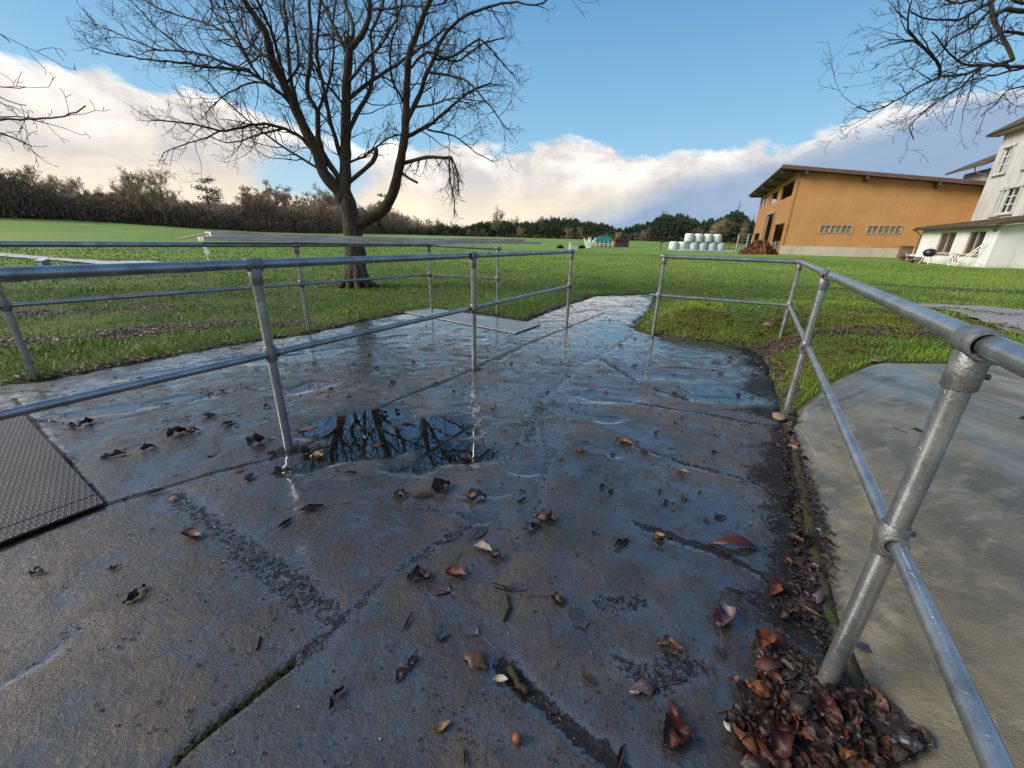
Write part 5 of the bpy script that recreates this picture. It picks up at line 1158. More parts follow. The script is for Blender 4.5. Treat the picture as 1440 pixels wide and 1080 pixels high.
for x_ in (-.45, .45):
    m = MB(); n = 20; P_ = [(x_ + .30 * math.cos(2 * math.pi * i / n), 0, .32 + .30 * math.sin(2 * math.pi * i / n)) for i in range(n + 1)]; m.tube(P_, .03, 6, False); w = m.build('wheel', MT['wpaint'], o, True); m = MB()
    for i in range(8): m.tube([(x_, 0, .32), (x_ + .29 * math.cos(i * .785), 0, .32 + .29 * math.sin(i * .785))], .008, 4)
    m.build('spokes', MT['zinc'], w)
m = MB(); m.tube([(-.45, 0, .32), (-.05, 0, .35), (.30, 0, .78), (-.15, 0, .72), (-.05, 0, .35)], .028, 6); m.tube([(-.45, 0, .32), (-.15, 0, .72), (-.18, 0, .85)], .025, 6); m.tube([(.45, 0, .32), (.30, 0, .78), (.28, 0, .95)], .025, 6); m.build('frame', MT['red'], o, True)
m = MB(); m.tube([(.28, -.22, .97), (.28, 0, .95), (.28, .22, .97)], .018, 6); m.build('handlebar', MT['zinc'], o); m = MB(); m.box((-.2, 0, .88), (.24, .12, .06)); m.build('saddle', MT['black'], o)
o = thing('timber_bench', 'rough brown timber bench standing by the annex corner, left of the kettle grill', 'bench', anl(9.0, -1.4), RZ + 1.5)
m = MB(); m.box((0, 0, .55), (2.2, .5, .09)); m.build('seat', MT['wood'], o); m = MB(); m.box((0, .27, .95), (2.2, .07, .3)); m.build('backrest', MT['wood'], o)
for x_ in (-.9, .9): m = MB(); m.box((x_, 0, .25), (.12, .45, .5)); m.box((x_, .24, .75), (.1, .08, .6)); m.build('leg', MT['wood'], o)
o = thing('timber_stack', 'low stack of brown timber offcuts in front of the annex', 'timber stack', anl(6.7, -1.7), RZ + 1.4)
for i in range(7): m = MB(); m.box((random.uniform(-.2, .2), -.3 + (i % 3) * .3, .12 + .18 * (i // 3)), (2.0 + random.uniform(-.3, .3), .22, .15), random.uniform(-.1, .1)); m.build('plank', MT['wood'], o)
p = at(1279, 367.5); k = -float(np.dot(np.array([p[0], p[1], -H]), CB)) / 555; m = MB(); m.box((0, 0, 4.6 * k), (9 * k, .6, 9 * k)); m.box((0, 0, 9.4 * k), (9.8 * k, .68, .8 * k)); o = m.build('white_tub', MT['wpaint']); o.location = p; o.rotation_euler = (0, 0, RZ); tag(o, 'square white lidded tub standing left of the timber bench near the barn door', 'tub')
p = at(1271, 364); m = MB(); m.box((0, .3, 10 * k), (15 * k, .7, 20 * k)); m.box((0, .3, 20.3 * k), (17 * k, .9, .6 * k)); o = m.build('timber_box', MT['wood']); o.location = p; o.rotation_euler = (0, 0, RZ); tag(o, 'dark timber box against the barn plinth by the red brown door', 'timber box')
m = MB(); a = Vector(anl(1.7, -1.0)); b = Vector(anl(.9, -.06, 1.75)); c = b - a; sdv = Vector((V2.x, V2.y, 0)) * .22
for q in (-1, 1): m.tube([sdv * q, c + sdv * q], .035, 6)
for i in range(5): m.tube([c * (.12 + .19 * i) - sdv, c * (.12 + .19 * i) + sdv], .022, 6)
o = m.build('white_ladder', MT['wpaint'], None, True); o.location = a; tag(o, 'short white ladder leaning against the annex wall near its corner', 'ladder')
# stones by the right post
def stone(px, py, sz, mat, lab, cat='stone', flatk=.6, nm='stone'):
    x, y = None, None; q = at(px, py); m = MB(); n = 12; vs = []; rows = 7
    for j in range(rows):
        f_ = math.pi * j / (rows - 1)
        for i in range(n): a = 2 * math.pi * i / n; r_ = sz * (1 + .14 * math.sin(2 * a + j) + .08 * math.sin(5 * a + 2 * j)); vs.append((r_ * math.sin(f_) * math.cos(a), r_ * .8 * math.sin(f_) * math.sin(a), r_ * flatk * math.cos(f_) + sz * flatk * .5))
    m.add(vs, [(j * n + i, (j + 1) * n + i, (j + 1) * n + (i + 1) % n, j * n + (i + 1) % n) for j in range(rows - 1) for i in range(n)]); o = m.build(nm, mat, None, True); o.location = q; o.rotation_euler = (0, 0, px); return tag(o, lab, cat)
stone(1081, 458, .075, MT['stone'], 'rounded pale ochre stone on the mossy bank beside the right handrail')
stone(1232, 508, .05, MT['stone'], 'flat pale stone at the top edge of the smooth concrete bank', flatk=.3)
stone(1095, 588, .06, MT['stone'], 'small pale lump of mortar at the foot of the second right post', 'mortar lump', .4, 'mortar_lump')
# ================================================================== FALLEN LEAVES
def surf(x, y):
    if inpoly(np.array([x]), np.array([y]), PAD)[0]: return yard_z(x, y)
    return tz(x, y, False) + .014
def leaf(name, base, tip, shape, mat, label, group=None, wr=.52, stalk=None, lift=0.0, tilt=None, cat='leaf'):
    b = Vector((base[0], base[1], 0)); tp_ = Vector((tip[0], tip[1], 0)); ax = tp_ - b; L = ax.length; ax.normalize(); sd = Vector((-ax.y, ax.x, 0))
    nu, nv = 13, 7; W = L * wr; vs = []; seed = random.random() * 10; torn = random.choice((0, .05, .12, .25))
    for i in range(nu):
        u = i / (nu - 1); w = W * .5 * (math.sin(math.pi * min(1, u * .97 + .015)) ** .75) * (1.08 - .30 * u) * (1 + .07 * math.sin(u * 37 + seed) + torn * math.sin(u * 13 + seed * 3))
        for j in range(nv):
            v = (j / (nv - 1)) * 2 - 1; x = u * L; y = v * w; z = 0.0
            if shape == 'flat': z = .012 * L * 3 * abs(v) * .3 + .025 * L * math.sin(u * 6 + seed) * abs(v)
            elif shape == 'cup': a = v * 1.15; y = w * math.sin(a) * .82; z = w * (1 - math.cos(a)) * 1.15 + .16 * L * (u - .5) ** 2 * 2 + .04 * L * math.sin(5 * u + seed)
            elif shape == 'roll': a = v * 2.7; rr_ = w * .42; y = rr_ * math.sin(a); z = rr_ * (1 - math.cos(a)) + .05 * L * math.sin(u * 4 + seed)
            elif shape == 'arch': a = v * .9; y = w * math.sin(a); z = L * .22 * math.sin(math.pi * u) - w * (1 - math.cos(a)) * .8 + .03 * L * math.sin(9 * u + seed + 2 * v)
            elif shape == 'fold': z = w * abs(v) * .9; y = w * v * (.35 if v > 0 else .8)
            elif shape == 'crumple':
                a = v * 1.6; y = w * math.sin(a) * .8 + .08 * L * math.sin(7 * u + seed); z = w * (1 - math.cos(a)) * .8 + .13 * L * (1 + math.sin(8.5 * u + 2.2 * v + seed)) * .6 + .05 * L * math.sin(17 * u - 4 * v)
            z += random.uniform(-.006, .006) * L
            vs.append((x, y, z))
    zmin = min(p[2] for p in vs); m = MB(); P = [ax * x + sd * y + Vector((0, 0, z - zmin + .0022 + lift)) for x, y, z in vs]
    if tilt:
        Rm = Matrix.Rotation(tilt[0], 3, ax) @ Matrix.Rotation(tilt[1], 3, sd); P = [Rm @ p for p in P]; zm = min(p.z for p in P); P = [p + Vector((0, 0, -zm + .002 + lift)) for p in P]
    m.add(P, [(i * nv + j, i * nv + j + 1, (i + 1) * nv + j + 1, (i + 1) * nv + j) for i in range(nu - 1) for j in range(nv - 1)])
    if shape in ('flat', 'cup', 'arch'):                       # midrib
        mid = [P[i * nv + nv // 2] + Vector((0, 0, .0007)) for i in range(nu)]; m.tube(mid, [max(.0004, .0013 * (1 - .7 * i / nu)) for i in range(nu)], 5)
    if stalk is not None:
        s = Vector((stalk[0], stalk[1], 0)) - b; p0 = P[nv // 2]; m.tube([p0, p0.lerp(s, .35) + Vector((0, 0, .004)), p0.lerp(s, .7) + sd * .004 + Vector((0, 0, .003)), Vector((s.x, s.y, .0025))], [.0013, .0011, .0012, .0018], 6)
    o = m.build(name, LM[mat], None, True); o.location = (base[0], base[1], surf(base[0] + ax.x * L * .5, base[1] + ax.y * L * .5))
    return tag(o, label, cat, group)
def PL(b, t, shape, mat, label, stalk=None, wr=.52, group=None, name='fallen_leaf', **kw):
    return leaf(name, flat(*b), flat(*t), shape, mat, label, group, wr, flat(*stalk) if stalk else None, **kw)
PL((258, 752), (284, 757), 'cup', 'red', 'dark red cupped leaf standing on the wet yard, alone at the left', (243, 747), .75)
PL((140, 645), (180, 640), 'roll', 'dark', 'black rolled leaf with a long stalk on the wet yard near the left cover plate', (198, 624), .6)
PL((197, 634), (220, 630), 'crumple', 'dark', 'small black crumpled leaf just right of the black rolled leaf near the cover plate', None, .7)
PL((235, 616), (262, 606), 'crumple', 'red', 'dark red crumpled leaf, left one of a close pair in front of the left handrail', None, .75)
PL((260, 610), (282, 607), 'crumple', 'brown', 'brown crumpled leaf, right one of a close pair in front of the left handrail', None, .7)
PL((85, 600), (115, 602), 'roll', 'dark', 'black rolled leaf near the top right corner of the cover plate', None, .5); PL((112, 600), (133, 592), 'crumple', 'dark', 'black crumpled leaf touching the rolled one near the cover plate', None, .6)
PL((292, 588), (306, 584), 'roll', 'dark', 'small dark leaf with a thin straight stalk on the pale wet patch', (333, 580), .55)
PL((313, 600), (328, 593), 'cup', 'brown', 'small pinkish brown leaf with a stalk pointing down left on the pale wet patch', (302, 613), .7)
PL((290, 643), (311, 633), 'flat', 'slate', 'grey flat leaf left of the middle handrail post', None, .6)
PL((349, 630), (372, 618), 'crumple', 'brown', 'brown crumpled leaf close left of the middle handrail post foot', None, .8); PL((376, 642), (391, 636), 'cup', 'rust', 'small rust leaf just left of the middle handrail post foot', None, .8)
PL((422, 640), (440, 632), 'crumple', 'dark', 'dark crumpled leaf right of the middle handrail post foot', None, .8); PL((436, 643), (458, 640), 'crumple', 'tan', 'tan edged crumpled leaf right of the middle handrail post foot', None, .7)
PL((420, 606), (446, 598), 'flat', 'rust', 'rust leaf lying in the dirt just above the middle handrail post foot', None, .45)
PL((330, 666), (344, 660), 'flat', 'rust', 'small rust leaf below and left of the middle handrail post', None, .55); PL((345, 678), (358, 668), 'cup', 'slate', 'small grey cupped leaf below the small rust leaf', None, .7)
PL((376, 665), (412, 664), 'roll', 'dark', 'dark twisted leaf in front of the middle handrail post', None, .55)
PL((237, 704), (260, 695), 'arch', 'rust', 'rust brown arched leaf lying along the slab joint', None, .55); PL((202, 697), (234, 690), 'roll', 'dark', 'dark rolled leaf lying in the slab joint by the cover plate', None, .45)
PL((421, 721), (456, 713), 'roll', 'dark', 'thick black rolled leaf with a thin stalk, right of the yard centre left', (492, 708), .62); PL((391, 745), (412, 729), 'roll', 'dark', 'black rolled leaf lying diagonally beside the thicker black one', None, .5)
PL((176, 852), (206, 826), 'crumple', 'dark', 'dark shrivelled leaf lying diagonally on the bare lower left of the yard', None, .38)
PL((150, 804), (171, 797), 'crumple', 'dark', 'small shrivelled leaf high on the lower left of the yard', None, .4); PL((44, 806), (62, 808), 'crumple', 'slate', 'small greyish shrivelled leaf near the left edge below the cover plate', None, .6)
PL((484, 667), (503, 664), 'roll', 'dark', 'small black rolled leaf with a thin stalk below the puddle', (523, 672), .5)
PL((551, 698), (574, 697), 'crumple', 'dark', 'black crumpled leaf at the left end of the row below the puddle', None, .7); PL((580, 700), (610, 694), 'fold', 'tan', 'tan folded leaf in the middle of the row below the puddle', None, .45); PL((606, 694), (632, 682), 'crumple', 'dark', 'large dark crumpled leaf in the row below the puddle', None, .85); PL((650, 700), (684, 703), 'crumple', 'brown', 'brown crumpled leaf at the right end of the row below the puddle', None, .6)
PL((649, 646), (664, 644), 'cup', 'rust', 'rust leaf at the right tip of the puddle', None, .8); PL((524, 628), (540, 622), 'flat', 'rust', 'brown leaf afloat in the puddle', None, .55)
PL((573, 816), (606, 812), 'crumple', 'dark', 'black curled leaf touching the flat purple leaf', None, .7); PL((632, 833), (600, 820), 'flat', 'plum', 'flat purple leaf with a long stalk, between a black and a red leaf', (672, 849), .72); PL((626, 806), (656, 812), 'cup', 'red', 'dark red curled leaf with an upright stalk, right of the flat purple leaf', (648, 780), .75)
PL((684, 742), (656, 760), 'flat', 'slate', 'grey wet leaf pasted flat with its stalk pointing up right', (702, 716), .50)
PL((666, 768), (692, 776), 'cup', 'pale', 'pale curled leaf touching a dark one near the middle of the yard', None, .7); PL((690, 780), (708, 790), 'crumple', 'dark', 'dark crumpled leaf touching the pale curled one', None, .7)
PL((780, 736), (752, 732), 'crumple', 'brown', 'brown crumpled upright leaf with two stalks in the middle of the yard', (812, 783), .9)
PL((690, 823), (720, 836), 'roll', 'dark', 'black rolled leaf, left of the dark flat leaf', None, .5); PL((716, 822), (739, 830), 'flat', 'slate', 'small dark flat leaf right of the black rolled leaf', None, .6)
PL((772, 843), (794, 850), 'crumple', 'dark', 'dark leaf with a stalk pointing left in the centre foreground', (738, 840), .85)
PL((822, 886), (804, 852), 'flat', 'slate', 'dark oval leaf pasted flat with its stalk pointing down', (836, 927), .62)
PL((672, 894), (646, 874), 'flat', 'slate', 'dark oval leaf with a pale midrib, its stalk pointing down right', (711, 921), .66)
PL((653, 922), (688, 941), 'arch', 'brown', 'coppery brown oval leaf with clear veins in the centre foreground', None, .78)
PL((693, 955), (714, 956), 'cup', 'pale', 'small white curled chip right of the coppery leaf', None, .7)
PL((818, 948), (838, 966), 'fold', 'dark', 'small dark folded leaf under the dark oval leaf', (817, 937), .6)
PL((608, 1032), (633, 1017), 'cup', 'tan', 'small tan curled leaf in the lower middle foreground', None, .55)
PL((556, 958), (572, 940), 'crumple', 'brown', 'brown shrivelled leaf, lower one of a pair in the foreground', None, .6); PL((572, 940), (587, 924), 'crumple', 'plum', 'brown shrivelled leaf, upper one of a pair in the foreground', (586, 914), .6)
PL((462, 1000), (482, 968), 'crumple', 'dark', 'dark shrivelled leaf alone in the lower left foreground', None, .35); PL((567, 888), (578, 866), 'roll', 'brown', 'thin brown curled leaf left of the centre foreground', None, .35); PL((613, 904), (628, 892), 'cup', 'slate', 'small grey cupped leaf with an upright stalk', (621, 880), .8)
PL((654, 1082), (652, 1052), 'roll', 'brown', 'brown curled leaf cut by the lower edge of the photo', None, .4)
PL((924, 966), (884, 974), 'arch', 'plum', 'large brown rolled leaf with a straight stalk pointing right', (966, 955), .62)
PL((922, 905), (960, 916), 'crumple', 'brown', 'brown crumpled leaf above the large rolled leaf', None, .52); PL((1014, 888), (1014, 850), 'crumple', 'plum', 'purple crumpled leaf with a stalk pointing straight down', (1018, 925), .75); PL((1005, 908), (1020, 930), 'fold', 'dark', 'small dark folded leaf below the purple crumpled leaf', None, .5)
PL((941, 985), (958, 1020), 'arch', 'red', 'long rust red leaf standing above the dark red one at the lower edge', None, .42); PL((930, 1048), (970, 1030), 'crumple', 'red', 'dark red crumpled leaf at the lower edge, under the long rust one', None, .95)
PL((868, 1078), (876, 1046), 'fold', 'dark', 'dark pointed leaf at the lower edge of the yard', None, .45)
PL((862, 772), (885, 760), 'roll', 'dark', 'small black rolled leaf right of the yard centre', None, .55); PL((1002, 764), (1066, 772), 'arch', 'red', 'large flat dark red leaf with a pointed end near the right edge', None, .48)
PL((1016, 830), (1050, 838), 'roll', 'dark', 'black curved leaf below the large dark red leaf', None, .4); PL((918, 752), (935, 755), 'cup', 'tan', 'tiny tan leaf scrap above the diagonal dirt line', None, .8)
PL((807, 634), (828, 638), 'roll', 'brown', 'brown rolled leaf with a straight stalk on the far middle of the yard', (852, 642), .5); PL((870, 620), (889, 624), 'cup', 'rust', 'rust leaf near the right end of the yard middle', None, .7)
PL((1082, 838), (1094, 822), 'cup', 'rust', 'rust curled leaf left of the right crack, above the heap', None, .8); PL((1130, 795), (1168, 808), 'roll', 'dark', 'dark leaf lying across the edge onto the smooth bank', None, .4)
PL((1192, 912), (1236, 924), 'flat', 'slate', 'dark leaf pasted on the smooth bank right of the near post foot', None, .42); PL((1396, 658), (1434, 660), 'roll', 'dark', 'dark rolled leaf far up on the smooth concrete bank', None, .4); PL((1256, 660), (1278, 664), 'roll', 'dark', 'small dark leaf on the smooth bank behind the near post', None, .5)
PL((985, 455), (996, 456), 'cup', 'rust', 'rust leaf lying at the far right edge of the yard', None, .8)
# conker, mossy sticks, twigs
q = flat(727, 1042); m = MB(); vs = []; n = 16
for j in range(9):
    f_ = math.pi * j / 8
    for i in range(n): a = 2 * math.pi * i / n; vs.append((.0135 * math.sin(f_) * math.cos(a), .0135 * math.sin(f_) * math.sin(a), .0125 * math.cos(f_) + .0125))
m.add(vs, [(j * n + i, (j + 1) * n + i, (j + 1) * n + (i + 1) % n, j * n + (i + 1) % n) for j in range(8) for i in range(n)]); o = m.build('conker', LM['conker'], None, True); o.location = (q[0], q[1], yard_z(*q)); tag(o, 'small round orange brown conker on the lower middle foreground', 'conker')
def stick(pts, r, mat, lab, cat='stick', nm='stick', grp=None):
    P = [Vector((*flat(*p), 0)) for p in pts]; z0 = surf(P[0].x, P[0].y); c = P[0].copy(); m = MB(); Q = []
    for a, b in zip(P[:-1], P[1:]):
        for i in range(4): Q.append(a.lerp(b, i / 4) - c + Vector((random.gauss(0, r * .3), random.gauss(0, r * .3), r * .9)))
    Q.append(P[-1] - c + Vector((0, 0, r * .8))); m.tube(Q, [r * random.uniform(.7, 1.2) for _ in Q], 7); o = m.build(nm, mat, None, True); o.location = (c.x, c.y, z0); return tag(o, lab, cat, grp)
stick([(710, 838), (716, 856), (708, 874)], .0065, LM['moss'], 'short mossy stick under the black rolled leaf in the centre'); stick([(716, 938), (728, 958), (742, 975)], .010, LM['moss'], 'thick mossy stick lying at the slab joint right of the coppery leaf')
stick([(360, 915), (366, 896)], .004, LM['dark'], 'short dark twig alone on the lower left of the yard', 'twig', 'twig'); stick([(806, 633), (830, 639), (853, 642)], .003, LM['brown'], 'thin straight twig under the brown rolled leaf', 'twig', 'twig')
stick([(1008, 1002), (1040, 998), (1100, 985)], .0035, LM['brown'], 'thin brown twig sticking out of the leaf heap to the left', 'twig', 'twig'); stick([(965, 915), (985, 932), (1006, 948)], .0026, LM['brown'], 'thin brown twig right of the brown crumpled leaf', 'twig', 'twig')
stick([(1143, 835), (1150, 870), (1156, 905)], .0035, LM['tan'], 'pale straw stalk along the crack above the near post foot', 'straw', 'straw'); stick([(1254, 659), (1236, 650)], .002, LM['brown'], 'hair thin twig on the smooth bank', 'twig', 'twig')
# heap round the near right post
random.seed(5)
def poly_rand(P):
    xs_ = [p[0] for p in P]; ys_ = [p[1] for p in P]
    while True:
        a, b = random.uniform(min(xs_), max(xs_)), random.uniform(min(ys_), max(ys_))
        if inpoly(np.array([a]), np.array([b]), P)[0]: return a, b
HP = [(1060, 905), (1100, 885), (1140, 930), (1195, 955), (1240, 985), (1290, 1040), (1295, 1060), (1230, 1075), (1210, 1085), (1090, 1085), (1040, 1050), (1035, 1000), (1070, 950)]
for i in range(95):
    a, b = poly_rand(HP); th = random.uniform(0, 6.28); ln = random.uniform(.035, .088); q = flat(a, b, .02); core = 1 - min(1, math.hypot(a - 1180, b - 1020) / 120)
    leaf('fallen_leaf', q, (q[0] + ln * math.cos(th), q[1] + ln * math.sin(th)), random.choice(('crumple', 'flat', 'arch', 'crumple', 'fold', 'crumple', 'flat')), random.choice(('rust', 'red', 'red', 'brown', 'brown', 'dark', 'dark', 'dark', 'dark', 'dark')), 'wet brown or dark red leaf in the heap at the near right post foot',
         'wet leaves heaped at the foot of the near post', random.uniform(.5, .8), None, random.uniform(0, .03) * core * core + random.uniform(0, .006), (random.uniform(-.35, .35), random.uniform(-.3, .3)))
for i, (b_, t_, mt, lab) in enumerate((((1062, 912), (1092, 898), 'rust', 'bright rust curled leaf at the upper left tip of the leaf heap'), ((1050, 965), (1085, 978), 'rust', 'rust orange curled leaf on the left side of the leaf heap'), ((1018, 1010), (1030, 1026), 'pale', 'small whitish curled leaf at the left of the leaf heap'),
      ((1032, 1022), (1068, 1062), 'rust', 'large veined rust leaf at the lower left of the leaf heap'), ((1085, 1060), (1110, 1025), 'red', 'upright dark red leaf at the bottom of the leaf heap'), ((1125, 1028), (1150, 1040), 'rust', 'orange edged leaf near the bottom middle of the leaf heap'), ((1063, 940), (1102, 935), 'red', 'large dark red leaf on the upper part of the leaf heap'), ((1255, 1050), (1300, 1060), 'slate', 'grey leaf at the right tip of the leaf heap'))):
    leaf('fallen_leaf', flat(*b_, .03), flat(*t_, .03), random.choice(('crumple', 'arch')), mt, lab, None, .75, None, .018, (random.uniform(-.3, .3), random.uniform(-.3, .3)))
CRK = pxline([(1100, 600), (1122, 650), (1138, 700), (1146, 740), (1150, 780), (1148, 830), (1150, 880)])
for i in range(28):
    k = random.random() ** .8 * (len(CRK) - 1); j = min(len(CRK) - 2, int(k)); f_ = k - j; x = CRK[j][0] * (1 - f_) + CRK[j + 1][0] * f_ - abs(random.gauss(0, .06)); y = CRK[j][1] * (1 - f_) + CRK[j + 1][1] * f_ + random.gauss(0, .02); th = random.uniform(0, 6.28); ln = random.uniform(.03, .085)
    leaf('fallen_leaf', (x, y), (x + ln * math.cos(th), y + ln * math.sin(th)), random.choice(('crumple', 'roll', 'arch', 'cup')), random.choice(('dark', 'dark', 'brown', 'dark', 'red', 'plum', 'tan' if i % 9 == 0 else 'dark')), 'small wet leaf caught in the crack between the yard and the smooth bank', 'small leaves along the crack by the smooth bank', random.uniform(.45, .7), None, random.uniform(0, .012), (random.uniform(-.6, .6), random.uniform(-.4, .4)))
for i in range(18):
    x, y = 3.0 + random.gauss(0, .22) - .25 * (i % 3), 4.75 + random.gauss(0, .25) - .3 * (i % 3); th = random.uniform(0, 6.28); ln = random.uniform(.05, .09)
    leaf('fallen_leaf', (x, y), (x + ln * math.cos(th), y + ln * math.sin(th)), random.choice(('crumple', 'arch')), random.choice(('dark', 'brown', 'red', 'rust')), 'brown leaf at the far right yard edge by the corner post', 'leaves at the far right edge of the yard', .6, None, random.uniform(0, .015), (random.uniform(-.5, .5), random.uniform(-.4, .4)))
FARP = [(150, 545), (420, 480), (560, 450), (780, 470), (900, 440), (1060, 505), (1080, 640), (1000, 800), (700, 740), (640, 670), (300, 600)]
for i in range(92):
    a, b = poly_rand(FARP); q = flat(a, b)
    if b > 620 and random.random() < .6: continue
    th = random.uniform(0, 6.28); ln = random.uniform(.03, .075)
    leaf('fallen_leaf', q, (q[0] + ln * math.cos(th), q[1] + ln * math.sin(th)), random.choice(('crumple', 'roll', 'roll', 'cup')), random.choice(('dark', 'dark', 'dark', 'brown')), 'small dark shrivelled leaf scattered over the far half of the wet yard', 'small dark leaves scattered over the far yard', random.uniform(.4, .7))
# the small scraps underneath and in between, past the three hundred largest leaves
ex = []
for i in range(70):
    a, b = poly_rand(HP); th = random.uniform(0, 6.28); ln = random.uniform(.03, .065); q = flat(a, b, .02)
    ex.append(leaf('scrap', q, (q[0] + ln * math.cos(th), q[1] + ln * math.sin(th)), random.choice(('crumple', 'fold', 'flat')), random.choice(('dark', 'dark', 'brown', 'red')), None, None, .6, None, random.uniform(0, .012), (random.uniform(-.4, .4), random.uniform(-.3, .3)), None))
for i in range(110):
    a, b = poly_rand(FARP); q = flat(a, b)
    if b > 650 and random.random() < .6: continue
    th = random.uniform(0, 6.28); ln = random.uniform(.02, .05)
    ex.append(leaf('scrap', q, (q[0] + ln * math.cos(th), q[1] + ln * math.sin(th)), random.choice(('crumple', 'roll')), 'dark', None, None, .5, None, 0, None, None))
sm = MB(); mats_ = [LM['dark'], LM['brown'], LM['red']]
for o in ex:
    sm.cur = mats_.index(o.data.materials[0]); sm.add([Vector(v.co) + o.location for v in o.data.vertices], [tuple(p.vertices) for p in o.data.polygons])
    bpy.data.objects.remove(o, do_unlink=True)
tag(sm.build('leaf_scraps', mats_, None, True), 'torn dark leaf scraps under the heap and strewn thinly over the yard', 'leaf scraps', kind='stuff')
# uncountable crumbs, leaf litter, moss
def bits(name, P, sz, mat, lab, cat, zf, flatn=.5):
    n = len(P); V = np.empty((n, 4, 3)); s = sz * rng.uniform(.5, 1.6, n); a = rng.uniform(0, 6.28, n); e = rng.uniform(.35, 1.0, n); z = zf(P[:, 0], P[:, 1]); h = s * flatn * rng.uniform(.2, 1, n)
    c, d = np.cos(a), np.sin(a)
    for k, (u, v, w) in enumerate(((-1, 0, .1), (0, -1, .6), (1, 0, .2), (0, 1, 1))): V[:, k] = np.stack([P[:, 0] + c * s * u - d * s * v * e, P[:, 1] + d * s * u + c * s * v * e, z + .001 + h * w], 1)
    return tag(npmesh(name, V.reshape(-1, 3), np.arange(4 * n).reshape(-1, 4), mat, False), lab, cat, kind='stuff')
pzg = pz.reshape(ny, nx)
def yz(x, y): return pzg[np.clip(np.searchsorted(ys, y), 0, ny - 1), np.clip(np.round((x - xs[0]) / .017).astype(int), 0, nx - 1)]
dg = dirt.reshape(ny, nx)
def yd(x, y): return dg[np.clip(np.searchsorted(ys, y), 0, ny - 1), np.clip(np.round((x - xs[0]) / .017).astype(int), 0, nx - 1)]
n = 190000; r = .55 * np.exp(rng.uniform(0, 1, n) * math.log(9 / .55)); az = np.radians(rng.uniform(-58, 58, n)); P = np.stack([r * np.sin(az), r * np.cos(az)], 1)
k = inpoly(P[:, 0], P[:, 1], PAD) & (rng.uniform(0, 1, n) < .012 + .05 * ss(1.5, 2.6, P[:, 1]) * (fbm(P[:, 0] * 2.2, P[:, 1] * 3.5, 3, 15) > 0) + .42 * yd(P[:, 0], P[:, 1]) ** 2 * (fbm(P[:, 0] * 9, P[:, 1] * 9, 3, 5) > .02)); P = P[k]
bits('dirt_crumbs', P, .0034 + .0013 * np.hypot(P[:, 0], P[:, 1]), MT['crumb'], 'dark crumbs of wet dirt gathered in the joints of the yard', 'dirt', yz, .8)
# litter strip along the crack and under the heap
pts = []
for _ in range(1500):
    k = random.random() * (len(CRK) - 1); j = min(len(CRK) - 2, int(k)); f_ = k - j; pts.append((CRK[j][0] * (1 - f_) + CRK[j + 1][0] * f_ - abs(random.gauss(0, .05)) + .02, CRK[j][1] * (1 - f_) + CRK[j + 1][1] * f_ + random.gauss(0, .03)))
for _ in range(4200): a, b = poly_rand(HP); pts.append(tuple(flat(a, b, .01)))
P = np.array(pts); bits('leaf_litter', P, .0085 + .004 * rng.uniform(0, 1, len(P)), MT['litter'], 'rotting shreds of leaf packed into the crack and under the leaf heap', 'leaf litter', lambda x, y: np.where(inpoly(x, y, PAD), yz(x, y), terr(x, y, False) + .012) + rng.uniform(0, .012, len(x)), .7)
n = 150000; r = 3 * np.exp(rng.uniform(0, 1, n) * math.log(14 / 3)); az = np.radians(rng.uniform(-60, 60, n)); P = np.stack([r * np.sin(az), r * np.cos(az)], 1); mud, _ = zone(P[:, 0], P[:, 1])
k = (mud > .35) & ~inpoly(P[:, 0], P[:, 1], PAD) & ~inpoly(P[:, 0], P[:, 1], BANK) & ~inpoly(P[:, 0], P[:, 1], TARMAC) & (rng.uniform(0, 1, n) < .75 * mud); P = P[k]
bits('turf_leaf_litter', P, .013 + .0013 * np.hypot(P[:, 0], P[:, 1]), MT['litter2'], 'brown rotting leaves matted on the muddy patches of the turf', 'leaf litter', lambda x, y: terr(x, y) + rng.uniform(0, .015, len(x)), .5)
n = 60000; x = rng.uniform(1.5, 9, n); y = rng.uniform(3, 8, n); _, ms = zone(x, y)
k = (ms > .2) & ~inpoly(x, y, PAD) & ~inpoly(x, y, BANK) & (fbm(x * 5, y * 5, 4, 44) > -.02) & (rng.uniform(0, 1, n) < ms * .55); P = np.stack([x[k], y[k]], 1)
bits('moss_cushions', P, .017, MT['mosscush'], 'yellow and brown moss cushions on the turf bank beside the right handrail', 'moss', lambda x, y: terr(x, y) + rng.uniform(0, .02, len(x)), .9)
# moss in the near joint
pts = []
for (a, b), (c, d) in zip([(240, 1075), (300, 1020), (375, 960)], [(300, 1020), (375, 960), (408, 934)]):
    for _ in range(1400): u = random.random(); q = flat(a + (c - a) * u, b + (d - b) * u); pts.append((q[0] + random.gauss(0, .0045), q[1] + random.gauss(0, .0045)))
for _ in range(500): q = flat(95 + random.gauss(0, 9), 648 + random.gauss(0, 6)); pts.append(tuple(q))
P = np.array(pts); bits('joint_moss', P, .0027, MT['mossclump'], 'dark green moss growing in the joint between the near slabs', 'moss', lambda x, y: yz(x, y) + rng.uniform(0, .008, len(x)), 1.0)

